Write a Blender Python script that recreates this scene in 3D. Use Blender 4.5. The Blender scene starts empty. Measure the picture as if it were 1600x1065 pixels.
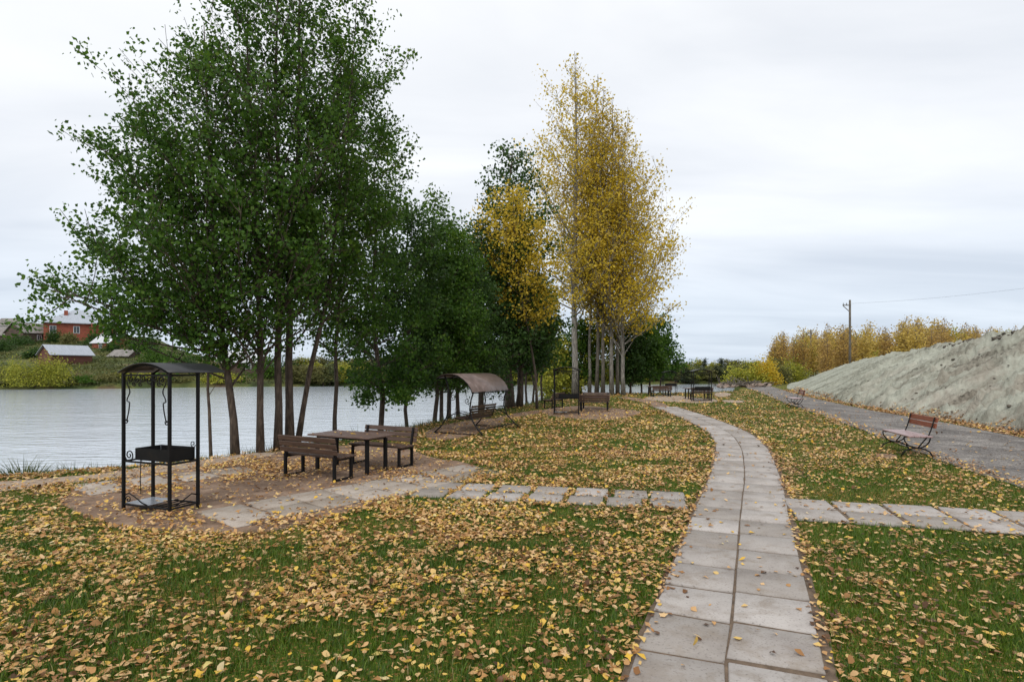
import bpy, math, random
import numpy as np
from mathutils import Vector, Matrix
R = math.radians
PI = math.pi
scene = bpy.context.scene
COL = scene.collection

# ------------------------------------------------------------------ camera
H = 1.9; FPX = 900.0; HZ = 575.0
cam_d = bpy.data.cameras.new('camera'); cam = bpy.data.objects.new('camera', cam_d); COL.objects.link(cam)
cam.location = (0, 0, H); cam.rotation_euler = (R(90), 0, 0)
cam_d.sensor_width = 36; cam_d.lens = 36*FPX/1600; cam_d.shift_y = (HZ-532.5)/1600
cam_d.clip_start = .1; cam_d.clip_end = 4000
scene.camera = cam
# ------------------------------------------------------------------ colour management
scene.view_settings.view_transform = 'Standard'; scene.view_settings.look = 'None'
scene.view_settings.gamma = 1; scene.view_settings.exposure = 0.68
# ------------------------------------------------------------------ sky (overcast)
SUN_EL = R(48); SUN_ROT = R(200)
world = bpy.data.worlds.new('World'); scene.world = world; world.use_nodes = True
nt = world.node_tree; nt.nodes.clear()
def N(t, typ, **kw):
    n = t.nodes.new(typ)
    for k, v in kw.items(): setattr(n, k, v)
    return n
out = N(nt, 'ShaderNodeOutputWorld'); bg = N(nt, 'ShaderNodeBackground'); bg.inputs['Strength'].default_value = 1.0
sky = N(nt, 'ShaderNodeTexSky', sky_type='NISHITA'); sky.sun_disc = False; sky.sun_elevation = SUN_EL; sky.sun_rotation = SUN_ROT
skym = N(nt, 'ShaderNodeVectorMath', operation='SCALE'); skym.inputs['Scale'].default_value = 0.09
nt.links.new(sky.outputs[0], skym.inputs[0])
tc = N(nt, 'ShaderNodeTexCoord'); sep = N(nt, 'ShaderNodeSeparateXYZ'); nt.links.new(tc.outputs['Generated'], sep.inputs[0])
# project direction on a cloud deck: xy / (z + .12) so bands compress toward the horizon
addz = N(nt, 'ShaderNodeMath', operation='ADD'); addz.inputs[1].default_value = .13; nt.links.new(sep.outputs['Z'], addz.inputs[0])
mx = N(nt, 'ShaderNodeMath', operation='MAXIMUM'); mx.inputs[1].default_value = .05; nt.links.new(addz.outputs[0], mx.inputs[0])
comb = N(nt, 'ShaderNodeCombineXYZ')
for i, ax in enumerate('XY'):
    dv = N(nt, 'ShaderNodeMath', operation='DIVIDE'); nt.links.new(sep.outputs[ax], dv.inputs[0]); nt.links.new(mx.outputs[0], dv.inputs[1]); nt.links.new(dv.outputs[0], comb.inputs[i])
mp = N(nt, 'ShaderNodeMapping'); mp.inputs['Scale'].default_value = (.55, 1.25, 1); mp.inputs['Rotation'].default_value = (0, 0, R(-14)); nt.links.new(comb.outputs[0], mp.inputs['Vector'])
nz = N(nt, 'ShaderNodeTexNoise'); nz.inputs['Scale'].default_value = 1.1; nz.inputs['Detail'].default_value = 7; nz.inputs['Roughness'].default_value = .5; nz.inputs['Distortion'].default_value = .5
nt.links.new(mp.outputs[0], nz.inputs['Vector'])
grad = N(nt, 'ShaderNodeValToRGB'); nt.links.new(sep.outputs['Z'], grad.inputs[0])
e = grad.color_ramp.elements
e[0].position = 0.0; e[0].color = (.43, .49, .575, 1); e[1].position = .55; e[1].color = (.70, .705, .713, 1)
m = e.new(.10); m.color = (.505, .55, .615, 1); m = e.new(.27); m.color = (.635, .65, .675, 1)
cr = N(nt, 'ShaderNodeValToRGB'); nt.links.new(nz.outputs[0], cr.inputs[0])
cr.color_ramp.elements[0].position = .3; cr.color_ramp.elements[0].color = (.80, .82, .85, 1)
cr.color_ramp.elements[1].position = .68; cr.color_ramp.elements[1].color = (1.06, 1.055, 1.045, 1)
mul = N(nt, 'ShaderNodeMix', data_type='RGBA', blend_type='MULTIPLY'); mul.inputs[0].default_value = 1
nt.links.new(grad.outputs[0], mul.inputs[6]); nt.links.new(cr.outputs[0], mul.inputs[7])
mix = N(nt, 'ShaderNodeMix', data_type='RGBA'); mix.inputs[0].default_value = .92
nt.links.new(skym.outputs[0], mix.inputs[6]); nt.links.new(mul.outputs[2], mix.inputs[7])
nt.links.new(mix.outputs[2], bg.inputs['Color']); nt.links.new(bg.outputs[0], out.inputs[0])
sun_d = bpy.data.lights.new('sun', 'SUN'); sun_d.energy = 1.1; sun_d.angle = R(24); sun_d.color = (1, .965, .92)
sun = bpy.data.objects.new('sun', sun_d); COL.objects.link(sun)
sdir = Vector((math.sin(SUN_ROT)*math.cos(SUN_EL), math.cos(SUN_ROT)*math.cos(SUN_EL), math.sin(SUN_EL)))
sun.rotation_euler = (-sdir).to_track_quat('-Z', 'Y').to_euler()

# ------------------------------------------------------------------ helpers
def G(px, py, z=0.0):
    "ground point seen at a photo position"
    Y = (H-z)*FPX/(py-HZ)
    return ((px-800)/FPX*Y, Y)
def P(px, Y): return (px-800)/FPX*Y
def tag(o, label=None, cat=None, group=None, kind=None):
    if label: o['label'] = label
    if cat: o['category'] = cat
    if group: o['group'] = group
    if kind: o['kind'] = kind
    return o
def link(name, me, mat=None, parent=None, loc=(0, 0, 0), rz=0):
    o = bpy.data.objects.new(name, me); COL.objects.link(o)
    if mat is not None:
        for mm in (mat if isinstance(mat, (list, tuple)) else [mat]): me.materials.append(mm)
    if parent: o.parent = parent
    o.location = loc; o.rotation_euler = (0, 0, rz)
    return o
def empty(name, loc, rz=0, s=1):
    o = bpy.data.objects.new(name, None); COL.objects.link(o); o.location = loc; o.rotation_euler = (0, 0, rz); o.scale = (s, s, s)
    o.empty_display_size = .1
    return o
def children(o): return [c for c in bpy.data.objects if c.parent == o]
def copy_tree(o, parent=None):
    c = o.copy(); COL.objects.link(c); c.parent = parent
    for ch in children(o): copy_tree(ch, c)
    return c
def np_mesh(name, V, F, tone=None, smooth=False):
    "V (n,3), F (m,k) constant k"
    me = bpy.data.meshes.new(name); V = np.asarray(V, np.float32); F = np.asarray(F, np.int32)
    me.vertices.add(len(V)); me.vertices.foreach_set('co', V.ravel())
    k = F.shape[1]; me.loops.add(F.size); me.loops.foreach_set('vertex_index', F.ravel())
    me.polygons.add(len(F)); me.polygons.foreach_set('loop_start', np.arange(0, F.size, k, dtype=np.int32))
    if tone is not None:
        a = me.attributes.new('tone', 'FLOAT', 'POINT'); a.data.foreach_set('value', np.asarray(tone, np.float32))
    me.update(calc_edges=True)
    if smooth: me.polygons.foreach_set('use_smooth', np.ones(len(F), bool))
    return me
class MB:
    def __init__(s): s.v = []; s.f = []; s.sm = []
    def add(s, vs, fs, smooth=False):
        b = len(s.v); s.v += [tuple(p) for p in vs]; s.f += [tuple(b+i for i in f) for f in fs]; s.sm += [smooth]*len(fs); return s
    def box(s, c, d, rz=0, M=None, bev=0.0):
        x, y, z = d[0]/2, d[1]/2, d[2]/2
        b = min(bev, x*.4, y*.4, z*.4)
        if b > 0:
            vs = []
            for sx in (-1, 1):
                for sy in (-1, 1):
                    for sz in (-1, 1):
                        vs += [(sx*x, sy*(y-b), sz*(z-b)), (sx*(x-b), sy*y, sz*(z-b)), (sx*(x-b), sy*(y-b), sz*z)]
            def I(sx, sy, sz, k): return ((sx > 0)*4+(sy > 0)*2+(sz > 0))*3+k
            fs = []
            for q in (-1, 1):
                fs.append([I(q, -1, -1, 0), I(q, 1, -1, 0), I(q, 1, 1, 0), I(q, -1, 1, 0)][::q])
                fs.append([I(-1, q, -1, 1), I(-1, q, 1, 1), I(1, q, 1, 1), I(1, q, -1, 1)][::q])
                fs.append([I(-1, -1, q, 2), I(1, -1, q, 2), I(1, 1, q, 2), I(-1, 1, q, 2)][::q])
            for a in (-1, 1):
                for c2 in (-1, 1):
                    fs.append([I(a, c2, -1, 0), I(a, c2, 1, 0), I(a, c2, 1, 1), I(a, c2, -1, 1)][::-a*c2])
                    fs.append([I(a, -1, c2, 0), I(a, 1, c2, 0), I(a, 1, c2, 2), I(a, -1, c2, 2)][::a*c2])
                    fs.append([I(-1, a, c2, 1), I(1, a, c2, 1), I(1, a, c2, 2), I(-1, a, c2, 2)][::-a*c2])
                    for d2 in (-1, 1): fs.append([I(a, c2, d2, 0), I(a, c2, d2, 1), I(a, c2, d2, 2)][::a*c2*d2])
        else:
            vs = [(sx*x, sy*y, sz*z) for sx in (-1, 1) for sy in (-1, 1) for sz in (-1, 1)]
            fs = [(0, 1, 3, 2), (4, 6, 7, 5), (0, 4, 5, 1), (2, 3, 7, 6), (0, 2, 6, 4), (1, 5, 7, 3)]
        if M is None: M = Matrix.Rotation(rz, 4, 'Z')
        vs = [M @ Vector(p) + Vector(c) for p in vs]
        return s.add(vs, fs)
    def bar(s, a, b, w, h=None, roll=0, bev=0.0):
        "rectangular bar from a to b"
        a = Vector(a); b = Vector(b); d = b-a; L = d.length; q = d.to_track_quat('Z', 'Y').to_matrix().to_4x4() @ Matrix.Rotation(roll, 4, 'Z')
        return s.box((a+b)/2, (w, h or w, L), M=q, bev=bev)
    def tube(s, pts, rad, n=6, cap=True):
        pts = [Vector(p) for p in pts]; m_ = len(pts)
        if not isinstance(rad, (list, tuple)): rad = [rad]*m_
        vs = []; up = None
        for i, p in enumerate(pts):
            d = (pts[min(i+1, m_-1)]-pts[max(i-1, 0)])
            d = d.normalized() if d.length > 1e-9 else Vector((0, 0, 1))
            if up is None: up = d.orthogonal().normalized()
            up = (up-d*up.dot(d)); up = up.normalized() if up.length > 1e-6 else d.orthogonal().normalized()
            w = d.cross(up)
            for k in range(n):
                a = 2*PI*k/n; vs.append(p+(up*math.cos(a)+w*math.sin(a))*rad[i])
        fs = [(i*n+k, i*n+(k+1) % n, (i+1)*n+(k+1) % n, (i+1)*n+k) for i in range(m_-1) for k in range(n)]
        if cap: fs += [tuple(range(n))[::-1], tuple((m_-1)*n+k for k in range(n))]
        return s.add(vs, fs, n > 4)
    def build(s, name, mat, parent=None, loc=(0, 0, 0), rz=0):
        me = bpy.data.meshes.new(name); me.from_pydata(s.v, [], s.f); me.update()
        me.polygons.foreach_set('use_smooth', s.sm)
        return link(name, me, mat, parent, loc, rz)

# numpy value noise
_rng = np.random.RandomState(7); _T = _rng.rand(256, 256).astype(np.float32)
def vnoise(x, y):
    xi = np.floor(x).astype(int); yi = np.floor(y).astype(int); fx = x-xi; fy = y-yi
    fx = fx*fx*(3-2*fx); fy = fy*fy*(3-2*fy)
    a = _T[xi & 255, yi & 255]; b = _T[(xi+1) & 255, yi & 255]; c = _T[xi & 255, (yi+1) & 255]; d = _T[(xi+1) & 255, (yi+1) & 255]
    return (a*(1-fx)+b*fx)*(1-fy)+(c*(1-fx)+d*fx)*fy
def fbm(x, y, o=4):
    t = 0; a = 1; w = 0
    for i in range(o): t = t+a*vnoise(x+i*17.3, y+i*9.1); w += a; a *= .5; x = x*2.03; y = y*2.03
    return t/w
def inpoly(x, y, poly):
    r = np.zeros(x.shape, bool); n = len(poly); j = n-1
    for i in range(n):
        xi, yi = poly[i]; xj, yj = poly[j]
        c = ((yi > y) != (yj > y)) & (x < (xj-xi)*(y-yi)/((yj-yi) if yj != yi else 1e-9)+xi)
        r ^= c; j = i
    return r
def pldist(x, y, pl):
    d = np.full(x.shape, 1e9)
    for (ax, ay), (bx, by) in zip(pl[:-1], pl[1:]):
        vx, vy = bx-ax, by-ay; t = np.clip(((x-ax)*vx+(y-ay)*vy)/(vx*vx+vy*vy), 0, 1)
        d = np.minimum(d, np.hypot(x-ax-t*vx, y-ay-t*vy))
    return d
def sstep(a, b, x): t = np.clip((x-a)/(b-a), 0, 1); return t*t*(3-2*t)

# ------------------------------------------------------------------ materials
def mat_new(name):
    m_ = bpy.data.materials.new(name); m_.use_nodes = True; t = m_.node_tree
    return m_, t, t.nodes['Principled BSDF']
def ramp(t, fac, stops):
    r = N(t, 'ShaderNodeValToRGB'); t.links.new(fac, r.inputs[0]); els = r.color_ramp.elements
    els[0].position, els[0].color = stops[0][0], (*stops[0][1], 1); els[1].position, els[1].color = stops[-1][0], (*stops[-1][1], 1)
    for p, c in stops[1:-1]: q = els.new(p); q.color = (*c, 1)
    return r.outputs[0]
def noise(t, scale, detail=5, rough=.55, vec=None, dist=0, stretch=None, coord='Object'):
    n = N(t, 'ShaderNodeTexNoise'); n.inputs['Scale'].default_value = scale; n.inputs['Detail'].default_value = detail
    n.inputs['Roughness'].default_value = rough; n.inputs['Distortion'].default_value = dist
    if vec is None: vec = N(t, 'ShaderNodeTexCoord').outputs[coord]
    if stretch:
        mp_ = N(t, 'ShaderNodeMapping'); mp_.inputs['Scale'].default_value = stretch; t.links.new(vec, mp_.inputs[0]); vec = mp_.outputs[0]
    t.links.new(vec, n.inputs['Vector']); return n.outputs[0]
def mixc(t, fac, a, b, mode='MIX'):
    m_ = N(t, 'ShaderNodeMix', data_type='RGBA', blend_type=mode)
    for k, v in ((0, fac), (6, a), (7, b)):
        if isinstance(v, (int, float)): m_.inputs[k].default_value = v
        elif isinstance(v, tuple): m_.inputs[k].default_value = (*v, 1)
        else: t.links.new(v, m_.inputs[k])
    return m_.outputs[2]
def bump(t, bs, h, strength=.5, dist=.02):
    b = N(t, 'ShaderNodeBump'); b.inputs['Strength'].default_value = strength; b.inputs['Distance'].default_value = dist
    t.links.new(h, b.inputs['Height']); t.links.new(b.outputs[0], bs.inputs['Normal'])
def M_noise(name, stops, scale=5, rough=.8, bumps=.3, bd=.01, bscale=40, stretch=None, metal=0, spec=None, detail=6):
    m_, t, bs = mat_new(name)
    t.links.new(ramp(t, noise(t, scale, detail, stretch=stretch), stops), bs.inputs['Base Color'])
    bs.inputs['Roughness'].default_value = rough; bs.inputs['Metallic'].default_value = metal
    if spec is not None: bs.inputs['Specular IOR Level'].default_value = spec
    if bumps: bump(t, bs, noise(t, bscale, 4, stretch=stretch), bumps, bd)
    return m_
def M_leaf(name, stops, trans=.35, rough=.55):
    m_, t, bs = mat_new(name); a = N(t, 'ShaderNodeAttribute'); a.attribute_name = 'tone'
    c = ramp(t, a.outputs['Fac'], stops); t.links.new(c, bs.inputs['Base Color']); bs.inputs['Roughness'].default_value = rough
    bs.inputs['Specular IOR Level'].default_value = .3
    tr = N(t, 'ShaderNodeBsdfTranslucent'); t.links.new(c, tr.inputs[0]); mx_ = N(t, 'ShaderNodeMixShader'); mx_.inputs[0].default_value = trans
    t.links.new(bs.outputs[0], mx_.inputs[1]); t.links.new(tr.outputs[0], mx_.inputs[2])
    t.links.new(mx_.outputs[0], t.nodes['Material Output'].inputs[0]); return m_

# lawn: short grass, soil showing, matted old leaves
def lawn_mat():
    m_, t, bs = mat_new('lawn')
    g = ramp(t, noise(t, 26, 6, .7), [(.3, (.026, .042, .006)), (.5, (.060, .100, .010)), (.75, (.115, .16, .018))])
    lf = ramp(t, noise(t, 38, 4, .6), [(.42, (.16, .080, .025)), (.55, (.38, .225, .075)), (.68, (.55, .36, .12))])
    f1 = noise(t, 30, 3, .7); f2 = noise(t, .55, 4, .6)
    ad = N(t, 'ShaderNodeMath', operation='ADD'); t.links.new(f1, ad.inputs[0])
    m2 = N(t, 'ShaderNodeMath', operation='MULTIPLY'); m2.inputs[1].default_value = .55; t.links.new(f2, m2.inputs[0]); t.links.new(m2.outputs[0], ad.inputs[1])
    fac = ramp(t, ad.outputs[0], [(.79, (0, 0, 0)), (.87, (1, 1, 1))])
    c = mixc(t, fac, g, lf)
    # land beyond the park: wild grass, weeds
    pos = N(t, 'ShaderNodeNewGeometry').outputs['Position']; sp = N(t, 'ShaderNodeSeparateXYZ'); t.links.new(pos, sp.inputs[0])
    far = ramp(t, noise(t, .16, 6, .62), [(.3, (.03, .04, .015)), (.45, (.055, .075, .022)), (.56, (.11, .115, .035)), (.66, (.10, .065, .04)), (.8, (.16, .115, .075))])
    mr = N(t, 'ShaderNodeMapRange'); mr.inputs['From Min'].default_value = 60; mr.inputs['From Max'].default_value = 80; t.links.new(sp.outputs['Y'], mr.inputs['Value'])
    c = mixc(t, mr.outputs[0], c, far)
    # bare earth on the river bank
    mz = N(t, 'ShaderNodeMapRange'); mz.inputs['From Min'].default_value = -.35; mz.inputs['From Max'].default_value = -.9; t.links.new(sp.outputs['Z'], mz.inputs['Value'])
    iv = N(t, 'ShaderNodeMath', operation='SUBTRACT'); iv.inputs[0].default_value = 1; t.links.new(mr.outputs[0], iv.inputs[1])
    mu = N(t, 'ShaderNodeMath', operation='MULTIPLY'); t.links.new(mz.outputs[0], mu.inputs[0]); t.links.new(iv.outputs[0], mu.inputs[1])
    c = mixc(t, mu.outputs[0], c, (.05, .04, .025))
    t.links.new(c, bs.inputs['Base Color']); bs.inputs['Roughness'].default_value = .95; bs.inputs['Specular IOR Level'].default_value = .15
    bump(t, bs, noise(t, 45, 5, .7), .8, .03); return m_
M_LAWN = lawn_mat()
def conc_mat(name, stops, dirt):
    m_, t, bs = mat_new(name)
    c = ramp(t, noise(t, 2.2, 8, .68), stops)
    a = N(t, 'ShaderNodeAttribute'); a.attribute_name = 'tone'
    c = mixc(t, 1.0, c, ramp(t, a.outputs['Fac'], [(0, (.72, .70, .67)), (.5, (.93, .92, .91)), (1, (1.1, 1.1, 1.1))]), 'MULTIPLY')
    st = ramp(t, noise(t, 3.6, 6, .7, dist=.4), [(.5, (0, 0, 0)), (.68, (.6, .6, .6))])
    c = mixc(t, st, c, dirt)
    sp = ramp(t, noise(t, 55, 2, .5), [(.58, (0, 0, 0)), (.70, (.5, .5, .5))]); c = mixc(t, sp, c, (.12, .10, .09))
    t.links.new(c, bs.inputs['Base Color']); bs.inputs['Roughness'].default_value = .85; bs.inputs['Specular IOR Level'].default_value = .25
    bump(t, bs, noise(t, 70, 6, .7), .35, .006); return m_
M_CONC = conc_mat('path_concrete', [(.3, (.30, .27, .25)), (.5, (.39, .36, .335)), (.72, (.44, .41, .385))], (.22, .175, .13))
M_CONCD = conc_mat('dusty_concrete', [(.3, (.33, .28, .235)), (.6, (.41, .36, .31)), (.8, (.46, .42, .37))], (.25, .185, .13))
M_GAP = M_noise('joint_sand', [(.3, (.08, .055, .035)), (.6, (.15, .105, .07)), (.8, (.22, .16, .10))], 14, .95, .6, .01, 80)
M_DIRT = M_noise('packed_dirt', [(.28, (.13, .080, .050)), (.5, (.21, .135, .088)), (.66, (.29, .20, .14)), (.8, (.20, .13, .085))], 2.6, .95, .6, .012, 60)
M_SAND = M_noise('sand', [(.3, (.27, .20, .14)), (.55, (.36, .28, .21)), (.8, (.42, .35, .28))], 3, .95, .5, .01, 60)
def gravel_mat():
    m_, t, bs = mat_new('gravel')
    vo = N(t, 'ShaderNodeTexVoronoi'); vo.inputs['Scale'].default_value = 34; tc_ = N(t, 'ShaderNodeTexCoord'); t.links.new(tc_.outputs['Object'], vo.inputs['Vector'])
    c = ramp(t, noise(t, .8, 7, .65, dist=.5), [(.32, (.085, .077, .071)), (.5, (.165, .151, .141)), (.68, (.27, .25, .23))])
    sepc = N(t, 'ShaderNodeSeparateColor'); t.links.new(vo.outputs['Color'], sepc.inputs[0])
    c = mixc(t, 1.0, c, ramp(t, sepc.outputs[0], [(0, (.50, .49, .47)), (.55, (.98, .97, .95)), (1, (1.45, 1.44, 1.42))]), 'MULTIPLY')
    t.links.new(c, bs.inputs['Base Color']); bs.inputs['Roughness'].default_value = .9
    bump(t, bs, vo.outputs['Distance'], .8, .015); return m_
M_GRAVEL = gravel_mat()
def emb_mat():
    m_, t, bs = mat_new('embankment_soil')
    g = N(t, 'ShaderNodeNewGeometry').outputs['Position']
    n1 = noise(t, .55, 7, .62, vec=g, dist=.6); n2 = noise(t, 7.5, 6, .72, vec=g); n3 = noise(t, .12, 3, .5, vec=g)
    at = N(t, 'ShaderNodeAttribute'); at.attribute_name = 'tone'
    av = N(t, 'ShaderNodeMath', operation='MULTIPLY_ADD'); av.inputs[1].default_value = .62; t.links.new(at.outputs['Fac'], av.inputs[0]); hn = N(t, 'ShaderNodeMath', operation='MULTIPLY'); hn.inputs[1].default_value = .38; t.links.new(n2, hn.inputs[0]); t.links.new(hn.outputs[0], av.inputs[2]); n0 = n2; n2 = av.outputs[0]
    gg = ramp(t, n2, [(.30, (.09, .085, .065)), (.40, (.27, .265, .215)), (.52, (.38, .385, .32)), (.70, (.49, .495, .415))])
    bb = ramp(t, n2, [(.32, (.09, .08, .062)), (.46, (.26, .235, .19)), (.66, (.42, .39, .325))])
    f = ramp(t, n1, [(.44, (0, 0, 0)), (.58, (1, 1, 1))])
    # the far end was seeded more thickly: greener and smoother
    sp = N(t, 'ShaderNodeSeparateXYZ'); t.links.new(g, sp.inputs[0]); mr = N(t, 'ShaderNodeMapRange'); mr.inputs['From Min'].default_value = 22; mr.inputs['From Max'].default_value = 46
    t.links.new(sp.outputs['Y'], mr.inputs['Value']); inv = N(t, 'ShaderNodeMath', operation='SUBTRACT'); inv.inputs[0].default_value = 1; t.links.new(mr.outputs[0], inv.inputs[1])
    mm = N(t, 'ShaderNodeMath', operation='MULTIPLY'); t.links.new(f, mm.inputs[0]); t.links.new(inv.outputs[0], mm.inputs[1])
    c = mixc(t, mm.outputs[0], gg, bb)
    sm_ = N(t, 'ShaderNodeMath', operation='MULTIPLY'); sm_.inputs[1].default_value = .42; t.links.new(mr.outputs[0], sm_.inputs[0])
    c = mixc(t, sm_.outputs[0], c, (.31, .33, .265))
    t.links.new(c, bs.inputs['Base Color']); bs.inputs['Roughness'].default_value = .97; bs.inputs['Specular IOR Level'].default_value = .1
    bump(t, bs, n0, .9, .08); return m_
M_EMB = emb_mat()
def water_mat():
    m_, t, bs = mat_new('river_water')
    bs.inputs['Base Color'].default_value = (.50, .55, .60, 1); bs.inputs['Roughness'].default_value = .09; bs.inputs['IOR'].default_value = 1.6
    g = N(t, 'ShaderNodeNewGeometry').outputs['Position']
    a = noise(t, 1.5, 4, .55, vec=g, stretch=(.55, 1.5, 1)); b = noise(t, .25, 3, .5, vec=g, stretch=(.5, 1.6, 1))
    ad = N(t, 'ShaderNodeMath', operation='ADD'); t.links.new(a, ad.inputs[0]); t.links.new(b, ad.inputs[1])
    bump(t, bs, ad.outputs[0], .5, .10); return m_
M_WATER = water_mat()
M_IRON = M_noise('black_painted_iron', [(.3, (.005, .005, .006)), (.6, (.009, .0085, .0085)), (.8, (.016, .011, .008))], 9, .55, .2, .002, 60, spec=.2)
M_ROOFIRON = M_noise('dark_sheet_roof', [(.3, (.014, .015, .017)), (.7, (.026, .027, .030))], 6, .42, .1, .003, 20)
M_ROOFSW = M_noise('brown_sheet_roof', [(.3, (.10, .065, .052)), (.6, (.17, .118, .10)), (.8, (.27, .21, .19))], 5, .38, .15, .003, 20)
M_WOODD = M_noise('dark_stained_wood', [(.3, (.040, .022, .014)), (.5, (.075, .042, .028)), (.75, (.12, .074, .05))], 4, .55, .35, .004, 22, (1, 14, 14))
M_WOODT = M_noise('weathered_tabletop_wood', [(.3, (.075, .045, .035)), (.5, (.13, .083, .066)), (.75, (.19, .13, .105))], 4, .45, .35, .004, 22, (1, 14, 14))
M_WOODR = M_noise('red_brown_wood', [(.3, (.15, .040, .020)), (.5, (.24, .072, .036)), (.75, (.31, .11, .06))], 4, .4, .3, .004, 22, (1, 14, 14))
M_WOODS = M_noise('worn_seat_wood', [(.3, (.22, .13, .125)), (.5, (.34, .23, .225)), (.75, (.42, .31, .30))], 4, .38, .3, .004, 22, (1, 14, 14))
M_ASH = M_noise('grey_sheet_steel', [(.3, (.16, .17, .19)), (.6, (.30, .32, .35)), (.8, (.40, .42, .45))], 8, .35, .2, .003, 30, metal=.3)
M_BARK = M_noise('grey_brown_bark', [(.3, (.028, .020, .014)), (.5, (.072, .052, .038)), (.75, (.15, .115, .085))], 7, .9, .8, .02, 18, (3, 3, .7))
M_BARKP = M_noise('pale_poplar_bark', [(.3, (.07, .06, .05)), (.48, (.16, .145, .125)), (.7, (.33, .31, .265))], 5, .9, .8, .03, 9, (3, 3, .6))
M_BARKP2 = M_noise('dark_furrowed_bark', [(.3, (.05, .042, .034)), (.5, (.11, .095, .075)), (.75, (.19, .17, .14))], 5, .9, .8, .03, 9, (3, 3, .6))
M_TWIG = M_noise('bare_twig_bark', [(.3, (.12, .09, .06)), (.7, (.22, .18, .14))], 6, .9, 0)
L_GREEN = M_leaf('green_leaves', [(0, (.022, .058, .008)), (.45, (.056, .130, .014)), (.8, (.10, .195, .022)), (1, (.17, .255, .04))], .45)
L_MID = M_leaf('mid_green_leaves', [(0, (.028, .068, .008)), (.5, (.064, .140, .013)), (.85, (.11, .20, .02)), (1, (.18, .26, .035))], .45)
L_DARK = M_leaf('dark_green_leaves', [(0, (.020, .048, .010)), (.5, (.042, .092, .016)), (.9, (.072, .135, .024)), (1, (.11, .18, .035))], .42)
L_YEL = M_leaf('yellow_leaves', [(0, (.20, .19, .025)), (.15, (.36, .30, .03)), (.55, (.60, .43, .035)), (.85, (.72, .51, .055)), (1, (.74, .60, .16))], .5)
L_GOLD = M_leaf('golden_leaves', [(0, (.34, .26, .02)), (.35, (.58, .43, .03)), (.75, (.74, .53, .04)), (1, (.76, .61, .12))], .5)
L_YG = M_leaf('yellow_green_leaves', [(0, (.12, .14, .02)), (.4, (.24, .26, .03)), (.8, (.42, .40, .045)), (1, (.58, .50, .08))])
L_OLIVE = M_leaf('olive_leaves', [(0, (.07, .08, .028)), (.5, (.15, .15, .045)), (1, (.27, .24, .075))])
L_RUST = M_leaf('rusty_leaves', [(0, (.22, .14, .05)), (.5, (.42, .27, .08)), (1, (.58, .38, .09))])
L_WEED = M_leaf('weed_blades', [(0, (.04, .065, .015)), (.6, (.09, .13, .03)), (1, (.25, .22, .09))])
L_WOODY = M_leaf('pale_golden_leaves', [(0, (.28, .20, .05)), (.5, (.52, .37, .07)), (1, (.64, .48, .14))])
L_SCRUB = M_leaf('scrub_leaves', [(0, (.045, .04, .02)), (.4, (.075, .085, .028)), (.75, (.12, .135, .035)), (1, (.19, .15, .07))])
L_FARG = M_leaf('far_green_leaves', [(0, (.05, .07, .03)), (.5, (.09, .115, .04)), (1, (.17, .18, .065))])  # far-shore foliage paled, distance haze put into the leaf colour
L_FARD = M_leaf('far_dark_leaves', [(0, (.035, .05, .03)), (1, (.075, .095, .05))])
L_FALL = M_leaf('fallen_leaves', [(0, (.09, .042, .018)), (.09, (.25, .115, .040)), (.22, (.44, .225, .075)), (.42, (.58, .345, .15)), (.60, (.70, .475, .25)), (.75, (.70, .47, .13)), (.87, (.70, .42, .04)), (.94, (.60, .50, .18)), (1, (.78, .62, .36))], .15, .5)
L_GRASS = M_leaf('grass_blades', [(0, (.022, .050, .005)), (.4, (.058, .118, .008)), (.75, (.115, .190, .013)), (.93, (.19, .25, .025)), (1, (.28, .24, .09))], .3, .45)

# ------------------------------------------------------------------ terrain
WZ = -1.6
BANK = [(-160, -60), (-60, -14), (-40, 0), (-20, 7), (-14, 8.7), (-9.2, 10.4), (-7.7, 11.3), (-6.5, 12.6), (-5.6, 14.2), (-4.3, 16.6), (-3.1, 20.0), (-2.4, 22.2), (-.9, 27.3), (1.5, 33.5), (2.9, 41), (5, 43.6), (9.5, 44.2), (13.5, 45), (18.2, 47.5), (23.8, 61), (35.3, 90), (48, 122), (60, 140), (100, 170), (2000, 400)]
FAR = [(-2000, 250), (-300, 100), (-120, 92), (-85, 95), (-67, 98), (-55, 107), (-30, 112), (-13, 119), (10, 121), (42, 126), (60, 126), (100, 130), (2000, 300)]
bx_, by_ = zip(*BANK); fx_, fy_ = zip(*FAR)
def height(x, y):
    x = np.asarray(x, float); y = np.asarray(y, float)
    near = y < np.interp(x, bx_, by_); d = pldist(x, y, BANK)*np.where(near, 1, -1)
    zn = -2.6*(1-sstep(-1.15, .38, d))
    zn = zn+np.where(d > 0, 0, 1)*0
    far = y > np.interp(x, fx_, fy_); df = pldist(x, y, FAR)*np.where(far, 1, -1)
    hill = np.interp(df, [-1.5, 0, 1.2, 6, 15, 26, 45, 75, 110, 160, 260], [-3, -1.6, -.9, .3, 1.4, 2.6, 5.8, 9.7, 12.5, 15.5, 16])
    low = np.interp(df, [-1.5, 0, 1.2, 8, 40], [-3, -1.6, -1, -.3, .6])
    k = 1-sstep(-66, -34, x-(y-100)*-.62)
    zf = np.where(df > 1.2, low+(hill-low)*k, low)
    zf = zf+np.where(df > 5, 1, 0)*(fbm(x*.08, y*.08)-.5)*1.1*sstep(5, 20, df)
    return np.maximum(zn, zf)
def axis(segs):
    a = []
    for s0, s1, st in segs: a += list(np.arange(s0, s1, st))
    return np.array(a+[segs[-1][1]])
gx = axis([(-1500, -300, 120), (-300, -150, 10), (-150, -40, 3), (-40, -12, 1), (-12, 24, .22), (24, 50, 1), (50, 200, 5), (200, 1500, 130)])
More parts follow.
